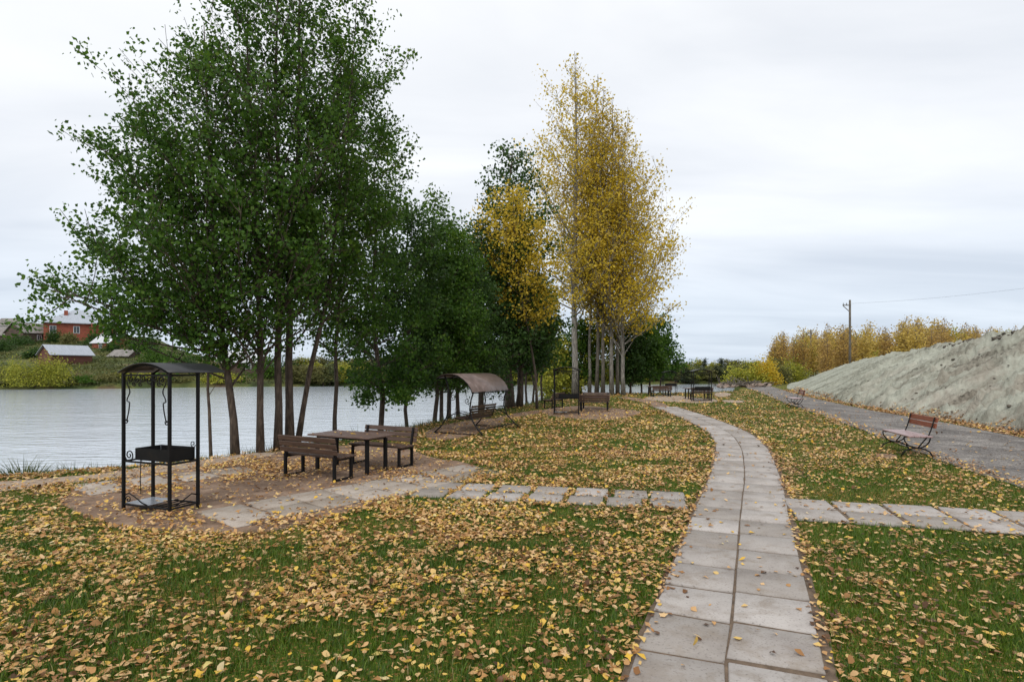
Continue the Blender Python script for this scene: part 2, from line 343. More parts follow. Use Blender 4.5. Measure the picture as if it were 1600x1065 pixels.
gy = axis([(-60, -4, 4), (-4, 6, .5), (6, 50, .22), (50, 90, 1), (90, 200, 2.5), (200, 320, 8), (320, 2600, 120)])
X, Y = np.meshgrid(gx, gy); Z = height(X, Y)
nX, nY = len(gx), len(gy); idx = np.arange(nX*nY).reshape(nY, nX)
F = np.stack([idx[:-1, :-1], idx[:-1, 1:], idx[1:, 1:], idx[1:, :-1]], -1).reshape(-1, 4)
tag(link('ground', np_mesh('ground', np.stack([X, Y, Z], -1).reshape(-1, 3), F, smooth=True), M_LAWN), 'leaf-strewn park lawn and land around the river', kind='structure')
MB().add([(-700, -200, WZ), (700, -200, WZ), (700, 900, WZ), (-700, 900, WZ)], [(0, 1, 2, 3)]).build('river', M_WATER)['kind'] = 'structure'

# ------------------------------------------------------------------ flat sheets: dirt, sand, gravel, joints
def ragged(poly, amp=.12, step=.25, seed=0):
    rs = random.Random(seed); o = []; n = len(poly)
    # smooth once with Chaikin then jitter
    for _ in range(2):
        q = []
        for i in range(len(poly)):
            a, b = poly[i], poly[(i+1) % len(poly)]
            q += [(a[0]*.75+b[0]*.25, a[1]*.75+b[1]*.25), (a[0]*.25+b[0]*.75, a[1]*.25+b[1]*.75)]
        poly = q
    for i in range(len(poly)):
        a, b = poly[i], poly[(i+1) % len(poly)]; L = math.hypot(b[0]-a[0], b[1]-a[1]); k = max(1, int(L/step))
        for j in range(k):
            t = j/k; o.append((a[0]+(b[0]-a[0])*t+rs.uniform(-amp, amp), a[1]+(b[1]-a[1])*t+rs.uniform(-amp, amp)))
    return o
import bmesh
def sheet(name, poly, z, mat, label=None):
    bm = bmesh.new(); vs = [bm.verts.new((x, y, z)) for x, y in poly]; f = bm.faces.new(vs)
    if f.normal.z < 0: f.normal_flip()
    bm.normal_update()
    if f.normal.z < 0: f.normal_flip()
    bmesh.ops.triangulate(bm, faces=bm.faces[:]); me = bpy.data.meshes.new(name); bm.to_mesh(me); bm.free()
    return tag(link(name, me, mat), label, kind='structure')
def GP(l): return [G(*p) for p in l]
PADS = []
pad1 = ragged(GP([(95, 792), (170, 822), (290, 832), (410, 834), (480, 818), (560, 793), (650, 770), (715, 752), (752, 735), (735, 722), (672, 716), (640, 700), (560, 694), (470, 700), (420, 708), (330, 722), (240, 738), (150, 755), (100, 772)]), .05, .2, 1)
pad2 = ragged(GP([(845, 646), (870, 652), (920, 656), (965, 656), (1002, 647), (1000, 642), (960, 638), (925, 634), (890, 634), (850, 638)]), .09, .4, 2)
pad3 = ragged(GP([(655, 682), (700, 690), (745, 677), (790, 660), (785, 652), (735, 656), (680, 665)]), .06, .3, 3)
track1 = ragged(GP([(-420, 800), (0, 768), (90, 757), (180, 748), (300, 731), (430, 712), (430, 704), (300, 719), (150, 741), (60, 748), (0, 754), (-420, 772)]), .06, .3, 4)
pad4 = ragged(GP([(1000, 623), (1030, 627), (1062, 628), (1082, 629.5), (1120, 629), (1124, 624), (1085, 621), (1060, 618), (1030, 617)]), .1, .5, 5)
pad5 = ragged(GP([(1122, 627), (1150, 630), (1166, 628), (1160, 625.5), (1130, 624.5)]), .1, .5, 6)
pad6 = ragged(GP([(1112, 619), (1142, 621), (1142, 613.5), (1120, 612.5)]), .1, .5, 7)
track2 = ragged(GP([(1024, 637.5), (1045, 637.5), (1040, 630), (1015, 624), (985, 620), (960, 620), (985, 624.5), (1010, 630)]), .1, .5, 8)
track3 = ragged(GP([(780, 657), (850, 645), (850, 639), (780, 650)]), .08, .4, 9)
patch1 = ragged(GP([(1362, 712), (1380, 719), (1400, 717), (1402, 711), (1380, 708)]), .04, .15, 10)
for i, (nm, p, mt, lb) in enumerate([('dirt_pad', pad1, M_DIRT, 'packed dirt pad under the near picnic table'), ('dirt_pad', pad2, M_DIRT, 'dirt pad under the far picnic set'), ('dirt_pad', pad3, M_DIRT, 'dirt under the covered swing'),
        ('sand_track', track1, M_SAND, 'sandy track along the river bank'), ('sand_patch', pad4, M_SAND, None), ('sand_patch', pad5, M_SAND, None), ('sand_patch', pad6, M_SAND, None), ('sand_track', track2, M_DIRT, None), ('sand_track', track3, M_DIRT, None), ('dirt_patch', patch1, M_DIRT, None)]):
    sheet(nm, p, .004+.0012*i, mt, lb); PADS.append(p)
# gravel road along the embankment
RL = [(6.9, -6), (7.0, 0), (7.4, 4), (8.05, 9.1), (8.35, 10.4), (8.9, 12.2), (10.6, 17.4), (12.25, 22.5), (14.6, 30.5), (19.3, 45), (24, 60), (31, 80)]
RR = [(11.6, -6), (12, 0), (12.4, 4), (13.0, 10), (13.8, 15.5), (14.3, 17.4), (15.0, 19.9), (16.0, 25.5), (17.3, 30.5), (19.8, 38.9), (21.8, 45), (27, 60), (34, 80)]
def densify(pl, step=.3, amp=.06, seed=0):
    rs = random.Random(seed); ys = [p[1] for p in pl]; xs = [p[0] for p in pl]; q = np.arange(ys[0], ys[-1], step)
    return [(float(np.interp(y, ys, xs))+rs.uniform(-amp, amp), float(y)) for y in q]
ROAD = densify(RL, .25, .07, 1)+densify(RR, .4, .05, 2)[::-1]
sheet('gravel_road', ROAD, .02, M_GRAVEL, 'grey gravel road at the foot of the embankment')

# ------------------------------------------------------------------ slab paths
def slab_mesh(name, quads, top, thick, seed, mat):
    rs = random.Random(seed); V = []; Fc = []; tone = []
    for q in quads:
        b = len(V); c = (sum(p[0] for p in q)/4, sum(p[1] for p in q)/4); t = rs.random(); h = top+rs.uniform(-.005, .005); tx, ty = rs.uniform(-.008, .008), rs.uniform(-.008, .008)
        def zz(p): return h+(p[0]-c[0])*tx+(p[1]-c[1])*ty
        jit = [(p[0]+rs.uniform(-.006, .006), p[1]+rs.uniform(-.006, .006)) for p in q]
        ins = [(p[0]+(c[0]-p[0])*.028, p[1]+(c[1]-p[1])*.028) for p in jit]
        V += [(p[0], p[1], zz(p)) for p in ins]; V += [(p[0], p[1], zz(p)-.009) for p in jit]; V += [(p[0], p[1], h-thick) for p in jit]; tone += [t]*12
        Fc.append((b, b+1, b+2, b+3))
        for k in range(4):
            n = (k+1) % 4; Fc += [(b+4+k, b+4+n, b+n, b+k), (b+8+k, b+8+n, b+4+n, b+4+k)]
    o = link(name, np_mesh(name, V, Fc, tone), mat); o['kind'] = 'structure'; return o
CL = [(-.1, -.5), (1.27, 3.4), (1.67, 4.36), (2.19, 5.6), (3.01, 7.57), (4.0, 9.9), (5.2, 13.0), (5.85, 15.0), (6.35, 17.0), (6.75, 19.8), (7.05, 22.8), (7.45, 28.3)]
# smooth + resample by arc length
def catmull(pl, k=12):
    o = []; n = len(pl)
    for i in range(n-1):
        p0, p1, p2, p3 = pl[max(i-1, 0)], pl[i], pl[i+1], pl[min(i+2, n-1)]
        for j in range(k):
            t = j/k; o.append(tuple(.5*((2*p1[a])+(-p0[a]+p2[a])*t+(2*p0[a]-5*p1[a]+4*p2[a]-p3[a])*t*t+(-p0[a]+3*p1[a]-3*p2[a]+p3[a])*t**3) for a in (0, 1)))
    return o+[pl[-1]]
cc = np.array(catmull(CL)); seg = np.r_[0, np.cumsum(np.hypot(*np.diff(cc, axis=0).T))]
def cpt(s, off):
    x = np.interp(s, seg, cc[:, 0]); y = np.interp(s, seg, cc[:, 1]); x2 = np.interp(s+.15, seg, cc[:, 0]); y2 = np.interp(s+.15, seg, cc[:, 1]); x1 = np.interp(s-.15, seg, cc[:, 0]); y1 = np.interp(s-.15, seg, cc[:, 1])
    dx, dy = x2-x1, y2-y1; L = math.hypot(dx, dy); return (float(x+dy/L*off), float(y-dx/L*off))
quads = []; SW = .565; st = .615; s = .1
rs = random.Random(5)
while s < seg[-1]-.7:
    for sd in (-1, 1):
        a, b = (.004, SW) if sd > 0 else (-SW, -.014)
        s0 = s+(0 if sd < 0 else .05)+rs.uniform(-.008, .008); g = .018+rs.uniform(0, .009)
        quads.append([cpt(s0+g, a), cpt(s0+g, b), cpt(s0+st-g, b), cpt(s0+st-g, a)])
    s += st
for i, q in enumerate(quads):
    ar = sum(q[k][0]*q[(k+1) % 4][1]-q[(k+1) % 4][0]*q[k][1] for k in range(4))
    if ar < 0: quads[i] = q[::-1]
slab_mesh('path', quads, .034, .03, 3, M_CONC)['label'] = 'winding path of paired concrete slabs'
ss = np.arange(0, seg[-1]-.3, .3)
PATH = [cpt(s_, -SW-.035) for s_ in ss]+[cpt(s_, SW+.06) for s_ in ss][::-1]
rs = random.Random(8)
sheet('path_bed', [(x+rs.uniform(-.022, .022), y+rs.uniform(-.022, .022)) for x, y in PATH], .0205, M_GAP, 'sandy joints under the slab path')
def grid_slabs(o, dx, n, w, rows, d, gapr, seed, skew=.0, wj=.0, stag=0.0):
    L = math.hypot(*dx); ux, uy = dx[0]/L, dx[1]/L; px, py = uy, -ux
    if py < 0: px, py = -px, -py
    rs = random.Random(seed); out_ = []
    for r in range(rows):
        for i in range(n):
            a = i*L+rs.uniform(-wj, wj)+r*stag; cx_, cy_ = o[0]+ux*a+px*r*(d+gapr), o[1]+uy*a+py*r*(d+gapr)
            an = math.atan2(uy, ux)+rs.uniform(-.02, .02)*(1 if wj else .3); c_, s_ = math.cos(an), math.sin(an); hw, hd = w/2, d/2
            q = [(cx_+c_*u-s_*v, cy_+s_*u+c_*v) for u, v in ((-hw, -hd), (hw, -hd), (hw, hd), (-hw, hd))]
            ar = sum(q[k][0]*q[(k+1) % 4][1]-q[(k+1) % 4][0]*q[k][1] for k in range(4)); out_.append(q if ar > 0 else q[::-1])
    return out_
qR = grid_slabs((3.92, 7.36), (.61, -.172), 9, .575, 2, .565, .03, 11)
slab_mesh('side_path', qR, .036, .03, 12, M_CONC)['label'] = 'side path of concrete slabs running right to the gravel road'
qL = grid_slabs((2.16, 8.02), (-.565, .112), 7, .49, 2, .50, .035, 13, wj=.025, stag=-.06)
slab_mesh('side_path', qL, .026, .022, 14, M_CONC)['label'] = 'sunken concrete slabs running left from the path to the dirt pad'
def bed(q0, q1, seed):
    pass
rp = [(3.5, 7.15), (3.66, 7.95), (4.0, 8.3), (9.3, 6.85), (9.0, 5.55)]
bedR = ragged([(3.55, 7.12), (3.8, 8.26), (9.3, 6.72), (9.0, 5.62)], .02, .2, 15)
sheet('side_path_bed', bedR, .0178, M_GAP, 'sandy joints under the side path')
qD = grid_slabs((-3.30, 7.22), (.40, .46), 8, .575, 1, .56, .02, 16, wj=.012)+grid_slabs((-3.74, 7.60), (.40, .46), 8, .575, 1, .56, .02, 17, wj=.012)
qD += grid_slabs((-6.3, 8.95), (.42, .52), 4, .56, 1, .52, .02, 18, wj=.02)+grid_slabs((-6.75, 9.3), (.5, .45), 4, .56, 1, .52, .02, 19, wj=.02)
slab_mesh('dusty_slabs', qD, .0225, .018, 20, M_CONCD)['label'] = 'dusty half-buried slabs in the dirt pad'
SLABS = [[p for p in q] for q in qR+qL+qD]

# ------------------------------------------------------------------ embankment
def emb():
    foot = [(12.6, -6), (12.9, 0), (13.3, 4), (13.8, 10), (14.5, 15.5), (15.0, 17.4), (15.8, 19.9), (16.7, 25.5), (18.0, 30.5), (20.4, 38.9), (22.3, 45), (26.2, 55), (31.5, 66), (38, 78)]
    fy = [p[1] for p in foot]; fxx = [p[0] for p in foot]
    ys = np.arange(-6, 78, .13); us = np.r_[np.linspace(0, 1, 64), [1.03, 1.08, 1.2, 1.5, 2.2, 4, 8, 30]]
    zt = np.interp(ys, [-6, 15, 23.5, 30, 34, 42, 52, 60, 72, 78], [4.2, 3.8, 3.5, 3.17, 3.0, 2.72, 2.25, 1.65, .25, .05])
    wd = np.interp(ys, [-6, 20, 45, 60, 72, 78], [5.6, 5.5, 5.3, 5, 3, 2])
    U, YY = np.meshgrid(us, ys); F0 = np.interp(ys, fy, fxx)[:, None]
    XX = F0+np.minimum(U, 1.2)*wd[:, None]+np.maximum(U-1.2, 0)*5.5
    prof = np.clip(U, 0, 1); prof = prof*.86+.14*np.sin(prof*PI/2)
    ZZ = prof*zt[:, None]
    k = sstep(46, 26, YY)*.75+.25; edge = sstep(0, .06, U)
    # rills running down the slope, leaning along it, plus lumps
    s1 = YY+U*2.6
    rill = (fbm(s1*1.1, U*1.4+3)-.5)*.75+(np.abs(fbm(s1*2.6, U*2.0+9)-.5)-.1)*.9+(fbm(s1*7, U*5+9)-.5)*.16
    lump = np.maximum(fbm(YY*2.4+4, U*14)-.55, 0)*1.0+(fbm(YY*6, U*30+2)-.5)*.16+(fbm(YY*13, U*60+5)-.5)*.09
    ZZ = ZZ+(rill+lump)*k*edge*np.where(U > 1.1, .35, 1)
    sd = YY+U*wd[:, None]*.75
    tn = .45*fbm(sd*1.6, U*1.7+2, 3)+.40*fbm(sd*5.5, U*4.5+7, 3)+.15*fbm(YY*12, U*50, 2)
    tn = np.clip(.5+(tn-.5)*1.5, 0, 1)
    crest = np.exp(-((U-1)/.05)**2)*np.maximum(fbm(YY*1.7, U*3)-.42, 0)*1.1*sstep(34, 22, YY); ZZ = ZZ+crest
    ZZ = np.where(U == 0, -.03, ZZ); XX = XX+(fbm(YY*1.3, U*6+40)-.5)*.25*edge
    n, m_ = U.shape; idx = np.arange(n*m_).reshape(n, m_); Fq = np.stack([idx[:-1, :-1], idx[:-1, 1:], idx[1:, 1:], idx[1:, :-1]], -1).reshape(-1, 4)
    o = link('embankment', np_mesh('embankment', np.stack([XX, YY, ZZ], -1).reshape(-1, 3), Fq, tn.ravel(), smooth=True), M_EMB)
    tag(o, 'long grey-green hydroseeded earth embankment', kind='structure')
    return foot
FOOT = emb()
# dark clods of earth lying on and along the crest
rs = random.Random(21)
M_CLOD = M_noise('dark_earth', [(.3, (.055, .048, .038)), (.7, (.14, .12, .095))], 6, .95, .6, .03, 14)
def clod(r, rs):
    mb = MB(); n, m_ = 7, 5; vs = []; j = [[rs.uniform(.7, 1.25) for _ in range(n)] for _ in range(m_)]
    for a in range(m_):
        th = PI*(a+.5)/m_
        for b in range(n):
            q = r*j[a][b]; vs.append((q*math.sin(th)*math.cos(2*PI*b/n)*1.3, q*math.sin(th)*math.sin(2*PI*b/n), q*math.cos(th)*.7))
    fs = [(a*n+b, a*n+(b+1) % n, (a+1)*n+(b+1) % n, (a+1)*n+b) for a in range(m_-1) for b in range(n)]+[tuple(range(n)), tuple((m_-1)*n+b for b in range(n))[::-1]]
    return vs, [f[::-1] for f in fs]
mb = MB()
for i in range(330):
    y = rs.uniform(12, 34)**1.0; u = rs.choice([rs.uniform(0, 1), rs.uniform(.93, 1.06), rs.uniform(.93, 1.06)]); r = rs.uniform(.04, .12)*(1.35 if u > .9 else .6)
    f0 = float(np.interp(y, [p[1] for p in FOOT], [p[0] for p in FOOT])); x = f0+u*5.5; zt = float(np.interp(y, [-6, 15, 23.5, 30, 34], [4.2, 3.8, 3.5, 3.17, 3.0]))
    pr = min(u, 1)*.86+.14*math.sin(min(u, 1)*PI/2); vs, fs = clod(r, rs)
    mb.add([(p[0]+x, p[1]+y, p[2]+zt*pr+.06) for p in vs], fs)
tag(mb.build('earth_clods', M_CLOD), 'dark clods of earth scattered over the embankment', 'earth', kind='stuff')

# ------------------------------------------------------------------ grass and fallen leaves (stuff)
rg = np.random.RandomState(11)
def visible_pts(n, y0, y1, power=1.0, pad=1.5):
    y = y0+(y1-y0)*rg.rand(n)**power
    y = np.sqrt(y0*y0+(y1*y1-y0*y0)*rg.rand(n))
    x = (rg.rand(n)*2-1)*(y*.92+pad); return x, y
def on_land(x, y, m=0.05):
    return (y < np.interp(x, bx_, by_)) & (pldist(x, y, BANK) > m)
def foot_ok(x, y, m=0): return x < np.interp(y, [p[1] for p in FOOT], [p[0] for p in FOOT])+m
def mask_hard(x, y, slabs=True):
    r = inpoly(x, y, ROAD)
    for p in PADS+[PATH, bedR]: r |= inpoly(x, y, p)
    for q in qR: r |= inpoly(x, y, q)
    if slabs:
        for q in qL: r |= inpoly(x, y, q)
    return r
def blades(n, y0, y1, h, w, segs2):
    x, y = visible_pts(n, y0, y1); k = on_land(x, y, -.1) & ~mask_hard(x, y) & foot_ok(x, y, -.6) & (rg.rand(n) < .25+1.3*fbm(x*1.7, y*1.7))
    x, y = x[k], y[k]; n = len(x); z = height(x, y)
    pat = fbm(x*.9+5, y*.9); hh = h*(.45+.9*rg.rand(n))*(.7+.7*pat); a = rg.rand(n)*2*PI; ln = hh*(.2+.9*rg.rand(n)); b = a+PI/2+rg.randn(n)*.4
    ca, sa, cb, sb = np.cos(a), np.sin(a), np.cos(b), np.sin(b); ww = w*(.6+.8*rg.rand(n))
    p0 = np.stack([x-ca*ww, y-sa*ww, z-.005], -1); p1 = np.stack([x+ca*ww, y+sa*ww, z-.005], -1)
    p2 = np.stack([x+cb*ln, y+sb*ln, z+hh], -1)
    tone = np.clip(rg.rand(n)*.75+.35*(fbm(x*.7, y*.7+9)-.3), 0, .93); tone = np.where(rg.rand(n) < .03, 1, tone)
    if segs2:
        mm = np.stack([x+cb*ln*.35, y+sb*ln*.35, z+hh*.62], -1); q = np.stack([ca*ww*.75, sa*ww*.75, 0*x], -1)
        V = np.stack([p0, p1, mm+q, mm-q, p2], 1).reshape(-1, 3); i = np.arange(n)*5
        return V, np.concatenate([np.stack([i, i+1, i+2], -1), np.stack([i, i+2, i+3], -1), np.stack([i+3, i+2, i+4], -1)]), np.repeat(tone, 5)
    V = np.stack([p0, p1, p2], 1).reshape(-1, 3); i = np.arange(n)*3
    return V, np.stack([i, i+1, i+2], -1), np.repeat(tone, 3)
def merge(parts):
    Vs, Fs, Ts = [], [], []; b = 0
    for V, F_, T in parts: Vs.append(V); Fs.append(F_+b); Ts.append(T); b += len(V)
    return np.concatenate(Vs), np.concatenate(Fs), np.concatenate(Ts)
V, F_, T = merge([blades(150000, 2.9, 6.2, .055, .0026, True), blades(190000, 6, 12, .055, .004, False), blades(130000, 12, 26, .06, .009, False), blades(50000, 26, 48, .08, .022, False)])
tag(link('grass', np_mesh('grass', V, F_, T), L_GRASS), 'short green grass of the lawn', 'grass', kind='stuff')

LEAF2D = [(-.50, 0), (-.34, .26), (-.05, .40), (.26, .25), (.55, 0), (.26, -.25), (-.05, -.40), (-.34, -.26)]
def leafpieces(x, y, z, size, tone, flat=.35):
    n = len(x); a = rg.rand(n)*2*PI; tl = np.where(rg.rand(n) < .16, 2.6, 1.0); rx = rg.randn(n)*flat*tl; ry = rg.randn(n)*flat*tl; curl = rg.rand(n)**1.5*.5*size+.03*size; cup = (rg.rand(n)-.35)*.45*size
    P2 = np.array(LEAF2D); jr = .80+.42*rg.rand(n, 8); lob = rg.rand(n) < .22
    jr[lob] *= np.array([1, .72, 1.3, .75, 1.15, .75, 1.3, .72]); sk = (rg.rand(n)-.5)[:, None]*.35
    u = (P2[:, 0][None]+sk*P2[:, 1][None])*size[:, None]*jr; v = P2[:, 1][None]*size[:, None]*(.62+.5*rg.rand(n))[:, None]*jr
    w = curl[:, None]*(np.abs(P2[:, 1])[None]/.4)**1.5*.6+cup[:, None]*(P2[:, 0][None]/.5)**2*.6
    # centre fold: put midrib lower
    cx_, sx_ = np.cos(rx)[:, None], np.sin(rx)[:, None]; v2 = v*cx_-w*sx_; w2 = v*sx_+w*cx_
    cy_, sy_ = np.cos(ry)[:, None], np.sin(ry)[:, None]; u2 = u*cy_+w2*sy_; w3 = -u*sy_+w2*cy_
    ca, sa = np.cos(a)[:, None], np.sin(a)[:, None]
    w3 = w3-w3.min(1, keepdims=True)*.8
    V = np.stack([x[:, None]+u2*ca-v2*sa, y[:, None]+u2*sa+v2*ca, z[:, None]+w3], -1).reshape(-1, 3)
    i = np.arange(n)[:, None]*8
    Fq = np.concatenate([i+np.array([[0, 7, 6, 1]]), i+np.array([[1, 6, 5, 2]])*1, i+np.array([[2, 5, 4, 3]])])
    # left/right halves sharing the rib line approximated by three bands
    return V, Fq, np.repeat(tone, 8)
def litter(n, y0, y1, size, lawn_d, hard_d):
    x, y = visible_pts(n, y0, y1)
    hard = mask_hard(x, y, False); road = inpoly(x, y, ROAD); path = inpoly(x, y, PATH)
    q = fbm(x*.55+3, y*.55+8, 3); q2 = fbm(x*3.1, y*3.1, 3)
    right = sstep(.3, 1.6, x-np.interp(y, cc[:, 1], cc[:, 0]))*(.45+.55*sstep(18, 7, y))          # the lawn right of the path carries fewer leaves
    dens = lawn_d*np.clip(.42+1.6*(q-.34), .3, 1)*np.clip(.25+3.4*(q2-.36), .10, 1.25)*(1-.72*right)
    edge = pldist(x, y, PATH[:len(PATH)//2]); edge2 = pldist(x, y, PATH[len(PATH)//2:])
    dens = dens+np.exp(-(edge2/.13)**2)*.5*lawn_d*sstep(.35, .55, fbm(x*1.3, y*1.3+4))
    pd = hard_d*np.where(inpoly(x, y, pad1), .10+2.8*np.clip(fbm(x*1.1+7, y*1.1)-.47, 0, 1), .16)
    dens = np.where(hard, pd, dens); dens = np.where(path, .010*lawn_d+.30*np.exp(-(np.minimum(edge, edge2)/.07)**2), dens); dens = np.where(road, .012+.25*np.exp(-(pldist(x, y, densify(RL, 1, 0))/.35)**2), dens)
    fd = np.interp(y, [p[1] for p in FOOT], [p[0] for p in FOOT])-x
    dens = np.where((fd > -.5) & (fd < .75), .9, dens)
    dens = np.where(inpoly(x, y, bedR) & ~np.any([inpoly(x, y, s_) for s_ in qR], axis=0), .25*lawn_d, dens)
    isd = np.any([inpoly(x, y, s_) for s_ in qD], axis=0); dens = np.where(isd, dens*.4, dens)
    isl = np.any([inpoly(x, y, s_) for s_ in qR+qL], axis=0); dens = np.where(isl, .03*lawn_d, dens)
    bd = pldist(x, y, BANK); dens = np.where(bd < .5, dens*.4, dens)
    k = (rg.rand(n) < dens) & on_land(x, y, -.1) & (fd > -.5); x, y, isl, path, hard, fd = x[k], y[k], isl[k], path[k], hard[k], fd[k]; n = len(x)
    z = height(x, y); z = np.where(path, .040, np.where(isl, .042, np.where(hard, .03, z+.012+.03*rg.rand(n))))+np.maximum(-fd, 0)*.6
    sz = size*(.62+.7*rg.rand(n)**1.3)
    base = fbm(x*.8+20, y*.8+2, 3); tone = np.clip(rg.rand(n)*.92+(base-.5)*.45, 0, 1); tone = np.where((rg.rand(n) < .10) | ((fd < .75) & (rg.rand(n) < .6)), rg.rand(n)*.33, tone)
    return leafpieces(x, y, z, sz, tone, .2)
def perched():
    c_, s_ = math.cos(R(-27)), math.sin(R(-27)); L = []
    for (ox, oy, hx, hy, z, n) in ((-3.0, 10.75, .68, .34, .677, 15), (-3.37, 10.0, .6, .16, .42, 7), (-2.55, 11.31, .6, .16, .42, 6)):
        for _ in range(n):
            u, v = (rg.rand()*2-1)*hx, (rg.rand()*2-1)*hy; L.append((ox+c_*u-s_*v, oy+s_*u+c_*v, z))
    for _ in range(6): L.append((-4.72+(rg.rand()-.5)*.5, 7.75+(rg.rand()-.5)*.25, .11))
    a = np.array(L); return leafpieces(a[:, 0], a[:, 1], a[:, 2], .05+.02*rg.rand(len(a)), rg.rand(len(a)), .15)
V, F_, T = merge([perched(), litter(54000, 2.9, 6.5, .052, 1.0, .3), litter(160000, 6.5, 13, .056, 1.0, .7), litter(150000, 13, 26, .080, .8, .7), litter(105000, 26, 50, .12, .7, .5)])
tag(link('fallen_leaves', np_mesh('fallen_leaves', V, F_, T), L_FALL), 'tan and yellow fallen leaves over the lawn', 'fallen leaves', kind='stuff')

# rough grass along the river edge
def fringe():
    parts = []; b = np.array([p for p in BANK if -25 < p[0] < 24]); sg = np.r_[0, np.cumsum(np.hypot(*np.diff(b, axis=0).T))]
    n = 30000; s_ = rg.rand(n)*sg[-1]; x = np.interp(s_, sg, b[:, 0])+rg.randn(n)*.16; y = np.interp(s_, sg, b[:, 1])+rg.randn(n)*.16; z = height(x, y)
    k = (z > -.9) & (fbm(x*1.1, y*1.1) > .36); x, y, z = x[k], y[k], z[k]; n = len(x)
    h = (.10+.17*rg.rand(n))*(.5+fbm(x*2, y*2)); a = rg.rand(n)*2*PI; w = .004+y*.00018; l = h*.7*rg.rand(n); b2 = rg.rand(n)*2*PI
    V = np.stack([np.stack([x-np.cos(a)*w, y-np.sin(a)*w, z], -1), np.stack([x+np.cos(a)*w, y+np.sin(a)*w, z], -1), np.stack([x+np.cos(b2)*l, y+np.sin(b2)*l, z+h], -1)], 1).reshape(-1, 3)
    i = np.arange(n)*3; return V, np.stack([i, i+1, i+2], -1), np.repeat(rg.rand(n)*.95, 3)
V, F_, T = fringe(); tag(link('bank_grass', np_mesh('bank_grass', V, F_, T), L_WEED), 'rough longer grass fringing the river bank', 'grass', kind='stuff')
def tuft(name, x, y, z, n, r, h, label, cat='reeds', w=.009, mat=None):
    a = rg.rand(n)*2*PI; rr = r*np.sqrt(rg.rand(n)); bx2 = x+np.cos(a)*rr; by2 = y+np.sin(a)*rr; hh = h*(.5+.6*rg.rand(n))*(1-.5*rr/r); lean = hh*(.15+.5*rg.rand(n)); b = a+rg.randn(n)*.6
    c = rg.rand(n)*2*PI; q = np.stack([np.cos(c)*w, np.sin(c)*w, 0*c], -1); p0 = np.stack([bx2, by2, 0*bx2+z], -1); p1 = p0+np.stack([np.cos(b)*lean*.3, np.sin(b)*lean*.3, hh*.6], -1); p2 = p0+np.stack([np.cos(b)*lean, np.sin(b)*lean, hh], -1)
    V = np.stack([p0-q, p0+q, p1+q*.8, p1-q*.8, p2], 1).reshape(-1, 3); i = np.arange(n)*5
    V[:, 0] -= x; V[:, 1] -= y; V[:, 2] -= z
    F_ = np.concatenate([np.stack([i, i+1, i+2], -1), np.stack([i, i+2, i+3], -1), np.stack([i+3, i+2, i+4], -1)])
    o = link(name, np_mesh(name, V, F_, np.repeat(rg.rand(n)*.9, 5)), mat or L_WEED, loc=(x, y, z)); return tag(o, label, cat)
tuft('grass_tussock', -8.95, 10.55, -.35, 420, .42, .72, 'tall dense green grass tussock on the bank at the left edge of the photo')
tuft('grass_tussock', -8.3, 10.95, -.35, 160, .3, .55, 'small tussock just right of the big one at the bank edge')
tuft('weed_clump', -4.32, 16.3, -.5, 150, .22, .95, 'spindly weeds behind the near table, between two thin trunks', 'weeds')
tuft('weed_clump', -3.15, 19.6, -.3, 160, .35, .55, 'low weeds on the bank between the far bench and the swing', 'weeds')
tuft('weed_clump', -6.6, 11.9, -.35, 130, .25, .6, 'thin weeds by the water behind the near barbecue', 'weeds')

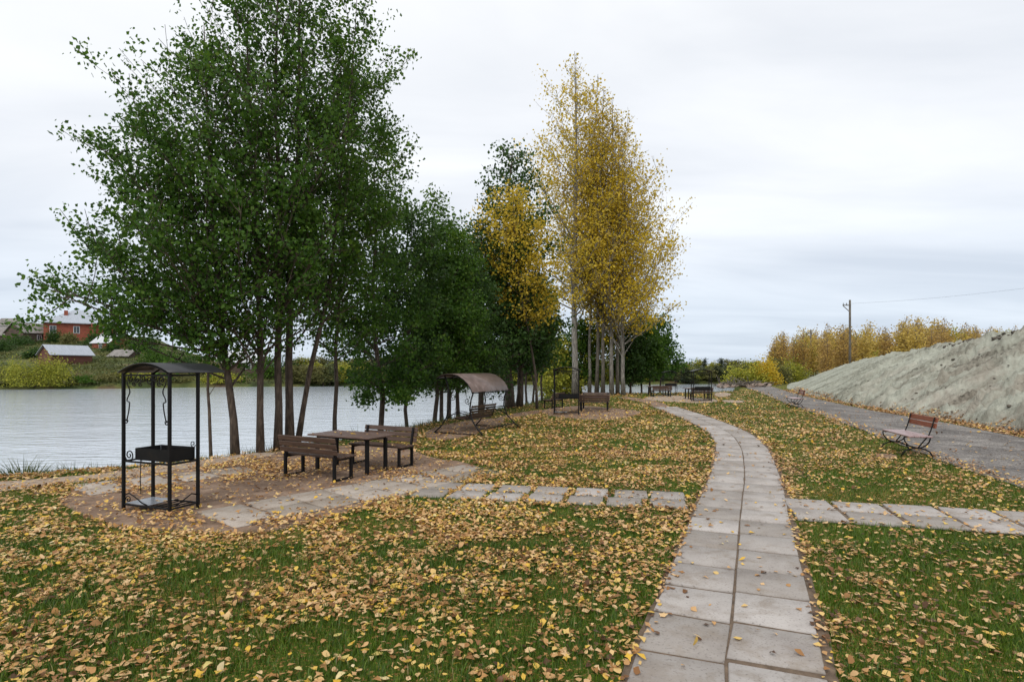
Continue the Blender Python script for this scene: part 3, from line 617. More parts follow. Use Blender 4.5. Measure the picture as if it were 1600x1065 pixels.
# ------------------------------------------------------------------ trees
def leafcloud(P_, size, rs_, flat=0.0, droop=0.0):
    n = len(P_); a = rs_.randn(n, 3); a[:, 2] -= droop; a /= np.linalg.norm(a, axis=1)[:, None]+1e-9
    b = np.cross(a, rs_.randn(n, 3)); b /= np.linalg.norm(b, axis=1)[:, None]+1e-9; c = np.cross(a, b)
    s_ = (size*(.65+.7*rs_.rand(n)))[:, None]
    V = np.stack([P_-a*s_*.5, P_+b*s_*.38-a*s_*.08+c*s_*.10, P_+a*s_*.52, P_-b*s_*.38-a*s_*.08+c*s_*.10], 1).reshape(-1, 3)
    return V, np.arange(n*4).reshape(n, 4)
def make_tree(name, label, cat, loc, h, r0, crown, mats, leaf_n, leaf_s, seed, trunk=None, nb=34, start=.2, elev=(25, 60), bias=(0, 0), extra=(), group=None, spread=.16, droop=.3, tonebias=0.0, sub=7, bare=0.0, fork=0, minr=.008, clump=0.0):
    """trunk: list of (x,y,z) offsets; crown(f) -> radius at height fraction f; bias shifts crowns sideways; extra: hand-set limbs"""
    rs = random.Random(seed); rn = np.random.RandomState(seed)
    if trunk is None:
        w = h*.018; trunk = [(rs.uniform(-w, w)*(k > 0), rs.uniform(-w, w)*(k > 0), h*k/6) for k in range(7)]
    tr = [Vector(p) for p in trunk]; zs = [p.z for p in tr]
    def tpt(z): return Vector((float(np.interp(z, zs, [p.x for p in tr])), float(np.interp(z, zs, [p.y for p in tr])), z))
    mb = MB(); Z = [zs[-1]*k/12 for k in range(13)]
    pts = [tpt(z)+Vector((rs.uniform(-1, 1), rs.uniform(-1, 1), 0))*r0*.25*(0 < k < 12) for k, z in enumerate(Z)]
    rad = [max(minr, r0*((1-z/zs[-1])**.8*.92+.03)*(1+.3*math.exp(-z/(r0*1.5)))) for z in Z]
    pts[0].z = -.12
    mb.tube(pts, rad, 8)
    L = []; wts = []; twig_segs = []
    def limb(p0, d, ln, r, depth):
        n = 5; p = p0.copy(); pl = [p.copy()]; dd = d.normalized()
        for k in range(n):
            dd = (dd+Vector((rs.uniform(-.16, .16), rs.uniform(-.16, .16), rs.uniform(-.02, .16 if depth < 2 else .02)))).normalized(); p = p+dd*ln/n; pl.append(p.copy())
        if depth < 2 or r > minr*.9: mb.tube(pl, [max(minr*.6, r*(1-.8*k/n)) for k in range(n+1)], 5 if depth == 0 else (4 if depth == 1 else 3), False)
        if depth < 2:
            ns = max(2, int(sub*(.6+ln/3)*(1 if depth == 0 else .55)))
            for k in range(ns):
                t = rs.uniform(.18 if depth == 0 else .15, 1)*n; i = min(int(t), n-1); q = pl[i].lerp(pl[i+1], t-i)
                sd = Vector((rs.gauss(0, 1), rs.gauss(0, 1), rs.gauss(.15, .55))).normalized(); nd = (dd*.75+sd).normalized()
                limb(q, nd, ln*rs.uniform(.22, .42)*(1.25-.5*t/n), r*.4, depth+1)
        if depth >= 1 or ln < .6: twig_segs.append((pl[1], pl[-1], ln))
        else: twig_segs.append((pl[3], pl[-1], ln*.5))
    for k in range(nb):
        f = start+(1-start)*((k+rs.uniform(0, 1))/nb)**.92; z = f*h*.985; az = k*2.399+rs.uniform(-.5, .5); R_ = crown(f)*rs.uniform(.72, 1.12)
        el = R(rs.uniform(*elev))*(.75+.5*f); dx_, dy_ = math.cos(az), math.sin(az)
        ln = R_/max(.35, math.cos(el)); ln *= 1+.0*dx_+max(0, bias[0]*dx_+bias[1]*dy_)-.5*max(0, -(bias[0]*dx_+bias[1]*dy_))
        drop = min(z*.5, math.sin(el)*ln*.75) if f > start+.05 else 0
        p0 = tpt(max(start*h*.8, z-drop)); limb(p0, Vector((dx_*math.cos(el), dy_*math.cos(el), math.sin(el))), ln, max(minr, r0*.36*(1-f*.8)), 0)
    n_x = len(twig_segs)
    for (z, d, ln, r) in extra: limb(tpt(z), Vector(d), ln, r, 0)
    if fork: limb(tpt(h*.3), Vector((.3, 0, 1)), h*.6, r0*.5, 0)
    A = np.array([tuple(a) for a, b, l in twig_segs]); B = np.array([tuple(b) for a, b, l in twig_segs]); W = np.array([l for a, b, l in twig_segs])+.05; W[n_x:] *= 2.6
    if bare > 0:
        keep = rn.rand(len(W)) > bare*sstep(.45, 1, A[:, 2]/h); A, B, W = A[keep], B[keep], W[keep]
    if clump > 0: W = W*np.exp(np.clip(rn.randn(len(W)), -1.1, 3)*clump)
    W[n_x:] = np.maximum(W[n_x:], np.median(W)) if bare == 0 and n_x < len(W) else W[n_x:]
    W = W/W.sum(); ii = rn.choice(len(W), leaf_n, p=W); t = rn.rand(leaf_n)[:, None]**.8
    P_ = A[ii]*(1-t)+B[ii]*t+rn.randn(leaf_n, 3)*spread*np.array([1, 1, .75]); P_ = P_[P_[:, 2] > .5]
    V, Fq = leafcloud(P_, leaf_s, rn, droop=droop)
    ct = rn.rand(len(A)); tone = np.clip(.62*rn.rand(len(P_))+.38*ct[ii[:len(P_)]]+tonebias+.12*(P_[:, 2]/h-.5), 0, 1)
    root = empty(name, loc); tag(root, label, cat, group)
    mb.build('trunk', mats[0], root)
    link('crown', np_mesh('crown', V, Fq, np.repeat(tone, 4)), mats[1], root)
    return root
def prof(*pts):
    a, b = zip(*pts); return lambda f: float(np.interp(f, a, b))
def bank_z(x, y): return float(height(x, y))
BG = (M_BARK, L_GREEN)
def T_(px, Y, dz=0.0):
    x = P(px, Y); return (x, Y, max(bank_z(x, Y), WZ+.2)+dz)
A_GREEN = prof((.12, .9), (.25, 2.0), (.45, 2.5), (.65, 2.2), (.85, 1.3), (1, .5))
G1 = 'green trees on the near river bank'
make_tree('green_tree', 'leaning green tree leftmost of the thick bank trunks, long low limb reaching left over water', 'tree', T_(368, 12.75), 9.3, .095, prof((.12, 1.6), (.3, 2.35), (.5, 2.3), (.7, 1.8), (.88, 1.1), (1, .4)), BG, 25000, .088, 111,
    trunk=[(0, 0, 0), (-.12, .05, 1.2), (-.32, .1, 2.6), (-.5, .15, 4.2), (-.6, .1, 6), (-.7, .1, 8), (-.7, 0, 9.6)], nb=56, start=.2, bias=(-.2, 0), extra=[(4.0, (-1, 0, .5), 3.0, .035), (4.9, (-1, -.3, .55), 2.9, .03), (4.6, (-1, .4, .35), 2.8, .03), (5.8, (-1, 0, .7), 2.3, .025), (2.7, (-1, -.05, .16), 3.5, .045), (3.0, (-1, .12, .24), 3.3, .04), (3.4, (-1, -.2, .3), 2.9, .035), (2.4, (-1, .1, .08), 2.8, .035), (2.5, (-.9, -.3, .15), 3.4, .035), (2.3, (-.8, -.5, .05), 2.2, .03)], group=G1, clump=.8, spread=.13)
make_tree('green_tree', 'upright green tree with grey-brown trunk, second of the thick bank trunks from the left', 'tree', T_(407, 13.0), 10.6, .088, prof((.12, .9), (.25, 2.0), (.45, 2.5), (.65, 2.2), (.85, 1.3), (1, .4)), BG, 13000, .09, 102,
    trunk=[(0, 0, 0), (0, 0, 1.5), (-.06, .1, 3), (-.1, .1, 5), (-.25, 0, 7), (-.3, 0, 9), (-.25, 0, 11)], nb=44, start=.2, group=G1, clump=.8, spread=.13, bias=(-.15, 0))
make_tree('green_tree', 'tall straight green tree in the middle of the clump behind the near bench', 'tree', T_(434, 13.5), 12.3, .10, A_GREEN, BG, 9000, .09, 103,
    trunk=[(0, 0, 0), (.02, 0, 2), (-.02, .1, 4), (0, .1, 6), (-.05, 0, 8), (0, 0, 10), (0, 0, 12)], nb=34, start=.22, group=G1, clump=.8, spread=.13)
make_tree('green_tree', 'thick-trunked green tree just right of the tall straight one behind the near bench', 'tree', T_(453, 13.9), 12.3, .11, prof((.12, .9), (.25, 1.8), (.45, 2.3), (.65, 2.1), (.85, 1.4), (1, .5)), BG, 9500, .09, 104,
    trunk=[(0, 0, 0), (-.03, 0, 1.5), (.0, 0, 4), (.12, .1, 6), (.2, 0, 8), (.22, 0, 10), (.3, 0, 12.3)], nb=34, start=.24, group=G1, clump=.8, spread=.13)
make_tree('green_tree', 'green tree whose trunk leans right above the back of the near bench', 'tree', T_(463, 14.2), 11.2, .075, prof((.12, .7), (.3, 1.7), (.5, 2.1), (.7, 1.9), (.88, 1.1), (1, .4)), (M_BARK, L_MID), 9500, .09, 105,
    trunk=[(0, 0, 0), (.16, 0, 1), (.4, 0, 2.2), (.75, .1, 3.6), (1.0, .1, 6), (1.3, 0, 8.5), (1.5, 0, 11.2)], nb=30, start=.25, group=G1, clump=.8, spread=.13, bias=(0, 0))
make_tree('green_sapling', 'thin young tree with wavering dark stem behind the near barbecue', 'tree', T_(331, 12.5), 5.2, .042, prof((.3, .5), (.6, 1.0), (.85, .8), (1, .3)), BG, 2600, .095, 106, nb=16, start=.38, trunk=[(0, 0, 0), (-.05, 0, 1), (-.09, 0, 1.8), (-.08, .05, 2.6), (-.1, 0, 4), (-.1, 0, 5.2)], group=G1)
make_tree('green_sapling', 'thin curved tree rising behind the near table', 'tree', T_(523, 15.6), 10.8, .065, prof((.15, .6), (.3, 1.5), (.5, 1.8), (.7, 1.6), (.9, 1.0), (1, .4)), (M_BARK, L_MID), 11500, .09, 107, nb=30, start=.22,
    trunk=[(0, 0, 0), (-.03, 0, .8), (.07, 0, 1.6), (.0, 0, 2.4), (.1, .05, 4), (.3, 0, 7), (.5, 0, 10.8)], group=G1, clump=.5)
make_tree('green_tree', 'green tree behind the far bench with low drooping leafy branches', 'tree', T_(591, 17.6), 10.2, .095, prof((.1, .9), (.25, 2.0), (.5, 1.9), (.7, 1.4), (.88, .8), (1, .35)), BG, 17000, .092, 108, nb=36, start=.14, elev=(5, 50),
    extra=[(2.1, (-.3, -.5, -.3), 1.0, .022), (2.0, (.6, -.5, -.4), 1.2, .022), (2.2, (.9, 0, -.3), 1.3, .022)], group=G1, clump=.5)
G2 = 'middle green trees on the bank by the swing'
mids = [(677, 21.0, 8.6, .09, 'green tree with slim trunk left of the covered swing, nearest the far bench', L_MID), (690, 21.6, 7.6, .085, 'slanting slim green tree second left of the covered swing', L_GREEN), (703, 22.4, 7.9, .10, 'green tree standing just left of the swing roof', L_MID), (716, 23.0, 7.0, .09, 'green tree with trunk showing behind the left edge of the swing roof', L_DARK)]
for i, (px, Y_, h_, r_, lb, lm) in enumerate(mids):
    make_tree('green_tree', lb, 'tree', T_(px, Y_), h_+.4, r_, prof((.1, .9), (.25, 1.9), (.5, 1.9), (.75, 1.3), (1, .3)), (M_BARK, lm), 11500, .105, 120+i, nb=30, start=.16, elev=(5, 50), group=G2, clump=.4, spread=.2)
make_tree('green_tree', 'shorter dark green tree filling the gap between the curved thin tree and the swing', 'tree', T_(640, 19.6), 8.4, .075, prof((.12, 1.0), (.3, 1.8), (.6, 1.7), (.85, 1.0), (1, .3)), (M_BARK, L_DARK), 9000, .12, 131, nb=30, start=.2, elev=(5, 50), group=G2, clump=.4, spread=.2)
make_tree('dark_tree', 'tall dark green conical tree with thick twin trunk right of the swing', 'tree', T_(797, 27.6), 12.6, .22, prof((.1, 1.4), (.25, 2.7), (.5, 2.4), (.75, 2.0), (.9, 1.3), (1, .5)), (M_BARK, L_DARK), 12500, .15, 140, nb=44, start=.13, elev=(0, 35), clump=.3, spread=.26)
make_tree('dark_tree', 'lower dark green tree just right of the thick twin trunk beyond the swing', 'tree', T_(811, 28.0), 9.0, .17, prof((.1, 1.0), (.3, 1.9), (.6, 1.6), (1, .4)), (M_BARK, L_DARK), 8500, .15, 141, nb=34, start=.16, elev=(0, 40), clump=.3, spread=.24)
make_tree('green_tree', 'dark green bushy tree behind the swing roof and twin trunk', 'tree', T_(752, 25.6), 8.9, .14, prof((.1, 1.3), (.3, 2.4), (.55, 2.0), (.8, 1.2), (1, .3)), (M_BARK, L_DARK), 12500, .14, 142, nb=38, start=.14, elev=(0, 40), group=G2, clump=.3, spread=.24)
G3 = 'thin trunks in the water edge beyond the swing'
for i, (px, Y_, lb) in enumerate([(823, 31.5, 'slender bank tree leftmost of the thin row right of the dark tree'), (832, 32.4, 'slender bank tree second in the thin row right of the dark tree'), (840, 33.2, 'slender bank tree third in the thin row beside the far barbecue'), (847, 33.8, 'slender bank tree last of the thin row, nearest the far barbecue')]):
    make_tree('slender_tree', lb, 'tree', T_(px, Y_), 6.4+i*.25, .07, prof((.2, .9), (.5, 1.5), (.8, 1.0), (1, .3)), (M_BARK, [L_DARK, L_MID, L_YG, L_MID][i]), 3600, .15, 150+i, nb=22, start=.27, elev=(5, 50), group=G3, spread=.22)
# yellow poplars
PY = (M_BARKP, L_YEL); G4 = 'tall yellow poplars beside the far picnic set'
CP = prof((.2, 1.2), (.3, 2.9), (.5, 3.1), (.7, 2.2), (.88, 1.2), (1, .4))
pops = [(899, 40.6, 24.2, .24, 'tallest yellow poplar with the thickest pale trunk behind the far barbecue', PY, 8200, prof((.2, 1.6), (.3, 3.3), (.5, 3.8), (.7, 3.0), (.88, 1.5), (1, .5)), (-.15, 0), .22),
        (921, 42.2, 20.5, .13, 'yellow poplar with slim trunk just right of the thickest one', PY, 3800, CP, (0, 0), .24),
        (932, 41.5, 23.0, .145, 'tall yellow poplar third from the left in the trunk row', (M_BARKP2, L_YEL), 6200, CP, (0, 0), .25),
        (942, 41.0, 21.8, .14, 'yellow poplar with dark trunk in the middle of the trunk row', (M_BARKP2, L_YEL), 6000, prof((.2, 1.2), (.3, 2.7), (.5, 3.3), (.75, 2.0), (1, .4)), (.1, 0), .22),
        (956, 41.0, 20.8, .16, 'yellow poplar with broad pale trunk third from the right in the row', PY, 6200, prof((.2, 1.4), (.3, 3.3), (.5, 3.9), (.75, 2.9), (1, .6)), (.1, 0), .22),
        (965, 41.7, 19.8, .14, 'golden poplar second from the right in the trunk row', (M_BARKP2, L_GOLD), 6600, prof((.2, 1.8), (.35, 3.7), (.55, 3.7), (.75, 2.6), (1, .6)), (.1, 0), .2),
        (974, 40.4, 16.8, .155, 'golden poplar at the right end of the row with low spreading branches', (M_BARKP, L_GOLD), 7600, prof((.18, 1.8), (.3, 4.2), (.5, 3.8), (.75, 2.4), (1, .5)), (.1, 0), .18)]
for i, (px, Y_, h_, r_, lb, mt, n_, cp, bi, st_) in enumerate(pops):
    q = random.Random(60+i); tk = [(0, 0, 0)]+[(q.uniform(-.09, .09), q.uniform(-.15, .15), h_*k/6) for k in range(1, 7)]
    make_tree('yellow_poplar', lb, 'tree', (P(px, Y_), Y_, 0), h_, r_, cp, mt, int(n_*(1.35 if i == 0 else 1.1)), .165, 170+i, trunk=tk, nb=50, start=st_+(.02 if i else 0), elev=(22, 64), group=G4, bias=bi, spread=.27, bare=.3 if i > 1 else .2, clump=.65, sub=7, minr=.014)
make_tree('yellow_poplar', 'small yellow tree with its crown in front of the dark conical tree', 'tree', T_(839, 26.6), 10.0, .065, prof((.25, .8), (.45, 1.9), (.65, 2.0), (.85, 1.4), (1, .5)), (M_BARK, L_YEL), 6500, .125, 190, nb=34, start=.36,
    trunk=[(0, 0, 0), (-.1, -.2, 2), (-.5, -.5, 4), (-1.0, -.8, 6.5), (-1.1, -1, 8.5), (-1.1, -1, 10.4)], elev=(15, 55), group=G4, spread=.28, clump=.5, bias=(-.25, 0))
G5 = 'bushy trees behind the poplar trunks'
for i, (px, Y_, h_, w_, lm, lb) in enumerate([(872, 42.5, 5.4, 1.6, L_YG, 'yellow-green bushy tree left of the thick poplar trunk'), (908, 43.3, 5.6, 1.7, L_MID, 'green bush filling the gap right of the thick poplar trunk'), (943, 43.6, 5.4, 1.8, L_YG, 'yellow-green bushy tree behind the middle poplar trunks'),
        (985, 43.4, 5.2, 1.9, L_DARK, 'dark green bush at the right foot of the poplars'), (1002, 45.0, 6.2, 1.7, L_MID, 'dark green bush between the poplars and the lone round tree'), (1031, 47.5, 6.3, 2.1, L_GREEN, 'lone green tree with open rounded crown above the farthest barbecue'), (1014, 44.5, 4.2, 1.3, L_MID, 'small green bush left of the lone round tree')]):
    x_ = P(px, Y_); make_tree('bank_tree', lb, 'tree', (x_, Y_, max(bank_z(x_, Y_), -1.3)), h_+1.2*(Y_ > 43.5), .09, prof((.06, w_*.7), (.3, w_), (.7, w_*.8), (1, w_*.3)), (M_BARK, lm), 5200, .19, 200+i, nb=30, start=.1 if i < 4 else .3, elev=(0, 45), group=G5, spread=.28, clump=.4)

# bushes (leaf clumps round stems)
def make_bush(name, label, cat, loc, rx, rz, mat, n, ls, seed, group=None):
    rn = np.random.RandomState(seed); k = 26; C = rn.randn(k, 3); C /= np.linalg.norm(C, axis=1)[:, None]; C[:, 2] = np.abs(C[:, 2]); C *= (.35+.5*rn.rand(k))[:, None]
    ii = rn.randint(0, k, n); P_ = (C[ii]+rn.randn(n, 3)*.17)*np.array([rx, rx, rz]); P_ = P_[P_[:, 2] > .02*rz]
    V, Fq = leafcloud(P_, ls, rn); ct = rn.rand(k); tone = np.clip(.5*rn.rand(len(P_))+.5*ct[ii[:len(P_)]], 0, 1)
    root = empty(name, loc); tag(root, label, cat, group)
    mb = MB()
    for j in range(9): c = C[j]*np.array([rx, rx, rz]); mb.tube([(0, 0, -.2), (c[0]*.4, c[1]*.4, c[2]*.55), tuple(c)], [.04*rz/2, .03*rz/2, .01], 4, False)
    mb.build('stem', M_BARK, root); link('foliage', np_mesh('foliage', V, Fq, np.repeat(tone, 4)), mat, root); return root

# ------------------------------------------------------------------ picnic furniture
def board(mb, L, w, t, c, M=None): mb.box(c, (L, w, t), M=M, bev=.006)
def picnic_bench(label, loc, rz, s=1, L=1.32, group='benches of the picnic sets'):
    r = empty('park_bench', loc, rz, s); tag(r, label, 'bench', group)
    m1 = MB()
    for k in range(3): board(m1, L, .115, .032, (0, -.10+.135*k, .395))
    m1.build('seat', M_WOODD, r)
    m2 = MB(); tl = Matrix.Rotation(R(14), 4, 'X')
    for k, z in enumerate((.49, .59, .69)):
        m2.box((0, -.205-(z-.4)*.22, z), (L, .028, .088), M=tl, bev=.006)
    m2.build('backrest', M_WOODD, r)
    for sx in (-1, 1):
        x = sx*(L/2-.09); m3 = MB(); m3.bar((x, -.195, 0), (x, -.195, .40), .045); m3.bar((x, -.17, .385), (x, -.25, .73), .04, .035)
        m3.bar((x, -.17, .358), (x, .22, .358), .04); m3.build('backrest_post', M_IRON, r)
        m4 = MB(); m4.bar((x, .20, 0), (x, .20, .34), .045); m4.build('leg', M_IRON, r)
        m5 = MB(); m5.bar((x, -.17, .02), (x, .175, .02), .03); m5.build('foot_rail', M_IRON, r)
    return r
def picnic_table(label, loc, rz, s=1):
    r = empty('picnic_table', loc, rz, s); tag(r, label, 'table', 'picnic tables')
    m1 = MB()
    for k in range(6): board(m1, 1.46, .122, .03, (0, -.3175+.127*k, .652))
    m1.build('tabletop', M_WOODT, r)
    m2 = MB()
    for sy in (-1, 1): m2.bar((-.6, sy*.25, .617), (.6, sy*.25, .617), .035)
    for sx in (-1, 1): m2.bar((sx*.6, -.232, .617), (sx*.6, .232, .617), .035)
    m2.build('frame', M_IRON, r)
    for sx in (-1, 1):
        for sy in (-1, 1):
            m3 = MB(); m3.bar((sx*.6, sy*.25, 0), (sx*.6, sy*.25, .599), .055); m3.build('leg', M_IRON, r)
    return r
A1 = R(-27)
picnic_table('wooden picnic table on black legs between the two near benches', (-3.0, 10.75, .01), A1)
picnic_bench('near wooden bench seen from behind, left of the near picnic table', (-3.37, 10.0, .01), A1)
picnic_bench('wooden bench on the water side of the near picnic table, facing the camera', (-2.55, 11.31, .01), A1+PI)
picnic_table('picnic table half hidden behind the second barbecue', (3.75, 26.3, .01), R(-12))
picnic_bench('bench seen from behind just right of the second barbecue', (3.62, 25.35, .01), R(-10))
picnic_bench('far bench across the table behind the second barbecue', (3.95, 27.2, .01), R(-12)+PI)
picnic_bench('small lone dark bench left of the second barbecue near the water', (2.0, 27.6, 0), R(60))
picnic_table('picnic table behind the third barbecue on the right', (11.4, 35.6, .01), R(4))
picnic_bench('broad bench seen from behind under the third barbecue canopy', (11.35, 34.6, .01), R(3))
picnic_bench('bench seen from behind below the farthest barbecue canopy', (9.95, 38.4, 0), R(3))
picnic_table('farthest picnic table, left of the third barbecue', (10.0, 39.4, 0), R(4))

def scroll(mb, c, ux, uz, r0, turns, rad, s0=0.0, n=26):
    "flat spiral in the plane spanned by ux, uz"
    ux = Vector(ux); uz = Vector(uz); pts = []
    for k in range(n+1):
        t = k/n; a = s0+turns*2*PI*t; r = r0*(1-.82*t); pts.append(Vector(c)+ux*r*math.cos(a)+uz*r*math.sin(a))
    mb.tube(pts, rad, 5)
def barbecue(label, loc, rz, w=.85, d=.42, hgt=1.85, over=(.05, .40), s=1, detail=True):
    r = empty('barbecue_grill', loc, rz, s); tag(r, label, 'barbecue', 'canopied barbecues')
    hw, hd = w/2, d/2
    for sx in (-1, 1):
        for sy in (-1, 1):
            m_ = MB(); m_.bar((sx*hw, sy*hd, 0), (sx*hw, sy*hd, hgt-.02), .034); m_.build('post', M_IRON, r)
    # barrel roof
    m_ = MB(); n = 14; rise = .125; ov = .05
    y0, y1 = -hd-over[0], hd+over[1]; vs = []
    for k in range(n+1):
        t = -1+2*k/n; x = t*(hw+ov); z = hgt+rise*(1-t*t)-.02
        vs += [(x, y0, z), (x, y1, z), (x, y0, z+.012), (x, y1, z+.012)]
    fs = []
    for k in range(n):
        a, b = 4*k, 4*k+4; fs += [(a, a+1, b+1, b), (a+2, b+2, b+3, a+3), (a, b, b+2, a+2), (a+1, a+3, b+3, b+1)]
    fs += [(0, 2, 3, 1), (4*n, 4*n+1, 4*n+3, 4*n+2)]
    m_.add(vs, fs, True); m_.build('roof', M_ROOFIRON, r)
    m_ = MB()
    for y in (-hd, hd):
        m_.tube([((-1+2*k/n)*hw, y, hgt+rise*(1-(-1+2*k/n)**2)-.04) for k in range(n+1)], .014, 5)
        m_.bar((-hw, y, hgt-.05), (hw, y, hgt-.05), .02)
    for sx in (-1, 1): m_.bar((sx*hw, -hd, hgt-.05), (sx*hw, hd, hgt-.05), .02)
    m_.build('roof_frame', M_IRON, r)
    # firebox with open top
    bx0, bx1, by0, by1, z0, z1, t = -hw+.19, hw-.03, -hd+.025, hd-.025, .68, .835, .006
    m_ = MB(); m_.box(((bx0+bx1)/2, (by0+by1)/2, z0), (bx1-bx0, by1-by0, t))
    m_.box(((bx0+bx1)/2, by0, (z0+z1)/2), (bx1-bx0, t, z1-z0)); m_.box(((bx0+bx1)/2, by1, (z0+z1)/2), (bx1-bx0, t, z1-z0))
    m_.box((bx0, (by0+by1)/2, (z0+z1)/2), (t, by1-by0-.014, z1-z0)); m_.box((bx1, (by0+by1)/2, (z0+z1)/2), (t, by1-by0-.014, z1-z0))
    for q in range(1, 9): x = bx0+(bx1-bx0)*q/9; m_.tube([(x, by0, z1-.03), (x, by1, z1-.03)], .004, 4)
    m_.build('firebox', M_IRON, r)
    m_ = MB()
    for y in (-hd, hd): m_.bar((-hw, y, .655), (hw, y, .655), .022)
    for x in (-hw, hw): m_.bar((x, -hd, .655), (x, hd, .655), .022)
    m_.build('support_rail', M_IRON, r)
    m_ = MB()
    for y in (-hd, hd): m_.bar((-hw, y, .08), (hw, y, .08), .02)
    for x in (-hw, hw): m_.bar((x, -hd, .08), (x, hd, .08), .02)
    for q in range(1, 4): m_.bar((-hw+w*.5+w*.5*q/4, -hd, .08), (-hw+w*.5+w*.5*q/4, hd, .08), .012)
    m_.build('shelf_frame', M_IRON, r)
    MB().box((-w*.23, 0, .094), (w*.5, d-.03, .006)).build('shelf_plate', M_ASH, r)
    if detail:
        m_ = MB()      # hanging S scrolls by the two near posts
        for sx in (-1, 1):
            x0 = sx*hw-sx*.03
            pts = []
            for k in range(25):
                t_ = k/24; z = hgt-.14-.50*t_; pts.append((x0-sx*(.035+.05*math.sin(t_*PI*1.0)*(t_ > .5)+.055*math.sin(t_*PI*2)**2*(t_ <= .5)), -hd, z))
            m_.tube(pts, .008, 5)
            scroll(m_, (x0-sx*.035+sx*.018, -hd, hgt-.655), (sx*-.9, 0, 0), (0, 0, -1), .038, 1.1, .008, R(-20))
        for q, (cx_, rr) in enumerate([(-.29, .06), (-.17, .045), (-.06, .055), (.06, .055), (.17, .045), (.29, .06)]):
            scroll(m_, (cx_, -hd, hgt-.09-.02*(q % 2)), (1 if q < 3 else -1, 0, 0), (0, 0, 1), rr, 1.35, .008, R(60+40*q))
        for cx_ in (-.23, -.11, .11, .23): scroll(m_, (cx_, -hd, hgt-.16), (1, 0, 0), (0, 0, -1), .035, 1.2, .007, R(30))
        m_.build('scrollwork', M_IRON, r)
        m_ = MB(); scroll(m_, (-hw+.11, -hd, .74), (1, 0, 0), (0, 0, 1), .085, 1.6, .008, R(200)); m_.build('tray_scroll', M_IRON, r); m_ = MB(); scroll(m_, (hw-.09, hd, .87), (-1, 0, 0), (0, 0, 1), .05, 1.3, .006, R(200)); m_.build('tray_scroll', M_IRON, r)
        m_ = MB(); m_.tube([(-hw, -hd, .19), (-hw+.10, -hd, .235), (-hw+.22, -hd, .19), (-hw+.34, -hd, .125), (-hw+.44, -hd, .10)], .009, 5); scroll(m_, (-hw+.09, -hd, .15), (-1, 0, 0), (0, 0, 1), .05, 1.3, .007, 0)
        m_.build('shelf_scroll', M_IRON, r); m_ = MB(); m_.tube([(hw, hd, .19), (hw, hd-.1, .22), (hw, hd-.2, .17), (hw, hd-.34, .11)], .009, 5); m_.tube([(hw-.01, -hd+.02, .2), (hw-.18, -hd+.1, .15), (hw-.35, hd-.02, .1)], .008, 5); m_.build('shelf_scroll', M_IRON, r)
        m_ = MB(); m_.tube([(-.07, -hd-.02, .66), (-.075, -hd-.025, .45), (-.07, -hd-.02, .25)], .006, 5); scroll(m_, (-.07, -hd-.02, .675), (1, 0, 0), (0, 0, 1), .018, .9, .005); m_.build('poker', M_IRON, r)
    return r
barbecue('nearest black iron barbecue with arched canopy on the left, iron scrolls on its posts', (-4.72, 7.745, .006), R(-20.8))
barbecue('second barbecue, standing in front of the thick poplar trunk left of a picnic set', (2.25, 23.75, .006), R(-9), w=1.0, hgt=1.84)
barbecue('third barbecue, rightmost canopy, standing out against the river', (10.85, 33.0, .006), R(0), w=1.02, hgt=1.72, over=(.05, .2))
barbecue('farthest small barbecue canopy beside the lone round tree', (11.05, 40.4, 0), R(0), w=.92, hgt=1.6, over=(.05, .2), detail=False)

